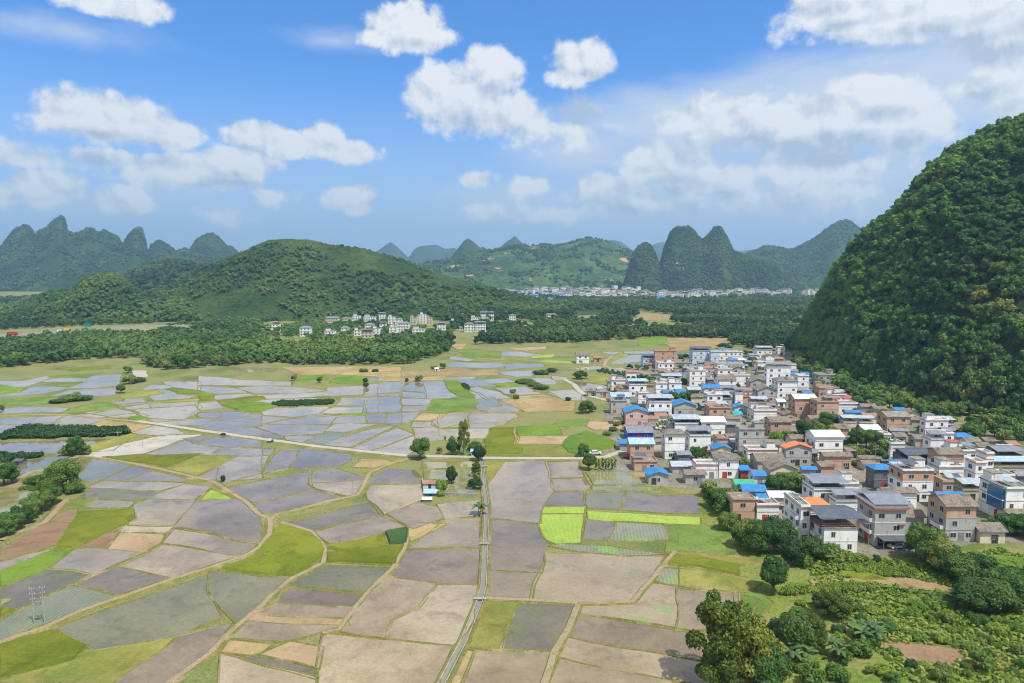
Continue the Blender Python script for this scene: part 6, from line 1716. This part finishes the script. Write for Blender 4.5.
# highway on a low viaduct
HW = [at(x, y, 5.5) for x, y in ((-60, 339.5), (0, 336.2), (40, 333.4), (78, 331), (120, 328.6), (160, 326.4), (190, 325))]
for i in range(len(HW)): HW[i].z = 5.5
def loft(prof, name, parent, mat, P):
    m_ = MB(); R = []
    for d, z in prof:
        r = []
        for i in range(len(P)):
            t = (P[min(i + 1, len(P) - 1)] - P[max(i - 1, 0)]).normalized(); q = P[i] + Vector((t.y, -t.x, 0)) * d; r.append((q.x, q.y, z))
        R.append(r)
    for a in range(len(R) - 1):
        for i in range(len(P) - 1): m_.poly([R[a][i], R[a + 1][i], R[a + 1][i + 1], R[a][i + 1]], mat)
    return m_.build(name, parent)
hwy = tag(empty('highway_viaduct', (0, 0, 0)), 'pale highway viaduct running along the foot of the dark wooded hill', 'viaduct')
loft([(-12, 5.5), (12, 5.5)], 'deck', hwy, 'asphalt', HW)
loft([(12.6, 3.6), (12.6, 6.3), (12.2, 6.3), (12.2, 5.5)], 'parapet', hwy, 'concrete_road', HW); loft([(-12.2, 5.5), (-12.2, 6.3), (-12.6, 6.3), (-12.6, 3.6)], 'parapet', hwy, 'concrete_road', HW)
loft([(12.5, 4.0), (-12.5, 4.0)], 'girder', hwy, 'concrete_old', HW); loft([(0.3, 5.504), (.3, 6.2), (-.3, 6.2), (-.3, 5.504)], 'median_barrier', hwy, 'concrete_road', HW)
for i in range(8):
    q = HW[0].lerp(HW[3], i / 7); m_ = MB(); m_.box(q.x - .9, q.x + .9, q.y - 10, q.y + 10, -.5, 3.98, 'concrete_old'); m_.build('pier', hwy)
loft([(24, -.2), (13, 5.4)], 'embankment', hwy, 'meadow_mat', HW[3:]); loft([(-13, 5.4), (-24, -.2)], 'embankment', hwy, 'meadow_mat', HW[3:])
ang = math.atan2((HW[2] - HW[1]).y, (HW[2] - HW[1]).x)
vehicle(at(13, 335.6, 5.6), ang, 'paint_red', 'red lorry on the highway viaduct', 'truck', 1.35)
vehicle(at(67, 331.6, 5.6), ang, 'paint_yellow', 'yellow truck on the highway viaduct beside the slip road', 'truck', 1.1)
vehicle(at(60, 332.2, 5.6), ang, 'paint_white', 'white truck ahead of the yellow one on the highway', 'truck', .9)
q = at(88, 330.5, 5.6); o = empty('road_sign', q, 0); m_ = MB(); m_.box(-3.4, 3.4, -.1, .1, 4.2, 8.4, 'sign_green'); m_.build('sign_board', o)
for s in (-2.2, 2.2): m_ = MB(); m_.tube((s, .2, 0), (s, .2, 8.2), .16, .14, 'metal_grey', 6); m_.build('post', o)
tag(o, 'large blank green road sign over the highway', 'road sign')
for (x, y) in ((157, 326.8), (178, 325.6), (74, 331.4)): pole(at(x, y, 5.5), 11, 'slim lamp pole beside the highway', 1, grp='lamp poles along the highway')
def tower(px, py, h, lb):
    q = at(px, py); o = empty('mast', q); m_ = MB()
    for sx, sy in ((-1, -1), (1, -1), (1, 1), (-1, 1)): m_.tube((sx * 2, sy * 2, 0), (sx * .4, sy * .4, h), .25, .15, 'steel', 4)
    m_.build('legs_frame', o); b_ = MB()
    for k in range(8):
        z = h * k / 8; s = 2 - 1.6 * k / 8; z1 = h * (k + 1) / 8; s1 = 2 - 1.6 * (k + 1) / 8
        b_.tube((-s, -s, z), (s1, -s1, z1), .12, .12, 'steel', 4); b_.tube((s, s, z), (-s1, s1, z1), .12, .12, 'steel', 4)
    b_.build('bracing', o); tag(o, lb, 'mast')
tower(28.5, 298.5, 28, 'thin pale mast before the jagged karst range')

# ------------------------------------------------------------------ air
hz = MB(); hz.box(-10500, 10500, -600, 14500, -6, 900, 'tyre'); m, t, b = new_mat('haze_air'); t.n.clear()
pv = t.add('ShaderNodeVolumePrincipled'); pv.inputs['Color'].default_value = (.41, .69, 1.0, 1); pv.inputs['Density'].default_value = HAZE; pv.inputs['Anisotropy'].default_value = .2
o_ = t.add('ShaderNodeOutputMaterial'); t.l.new(pv.outputs[0], o_.inputs['Volume'])
hm = hz.mesh('haze'); hm.materials.clear(); hm.materials.append(m); m.cycles.homogeneous_volume = True if hasattr(m.cycles, 'homogeneous_volume') else None
tag(link('haze', hm), kind='stuff')
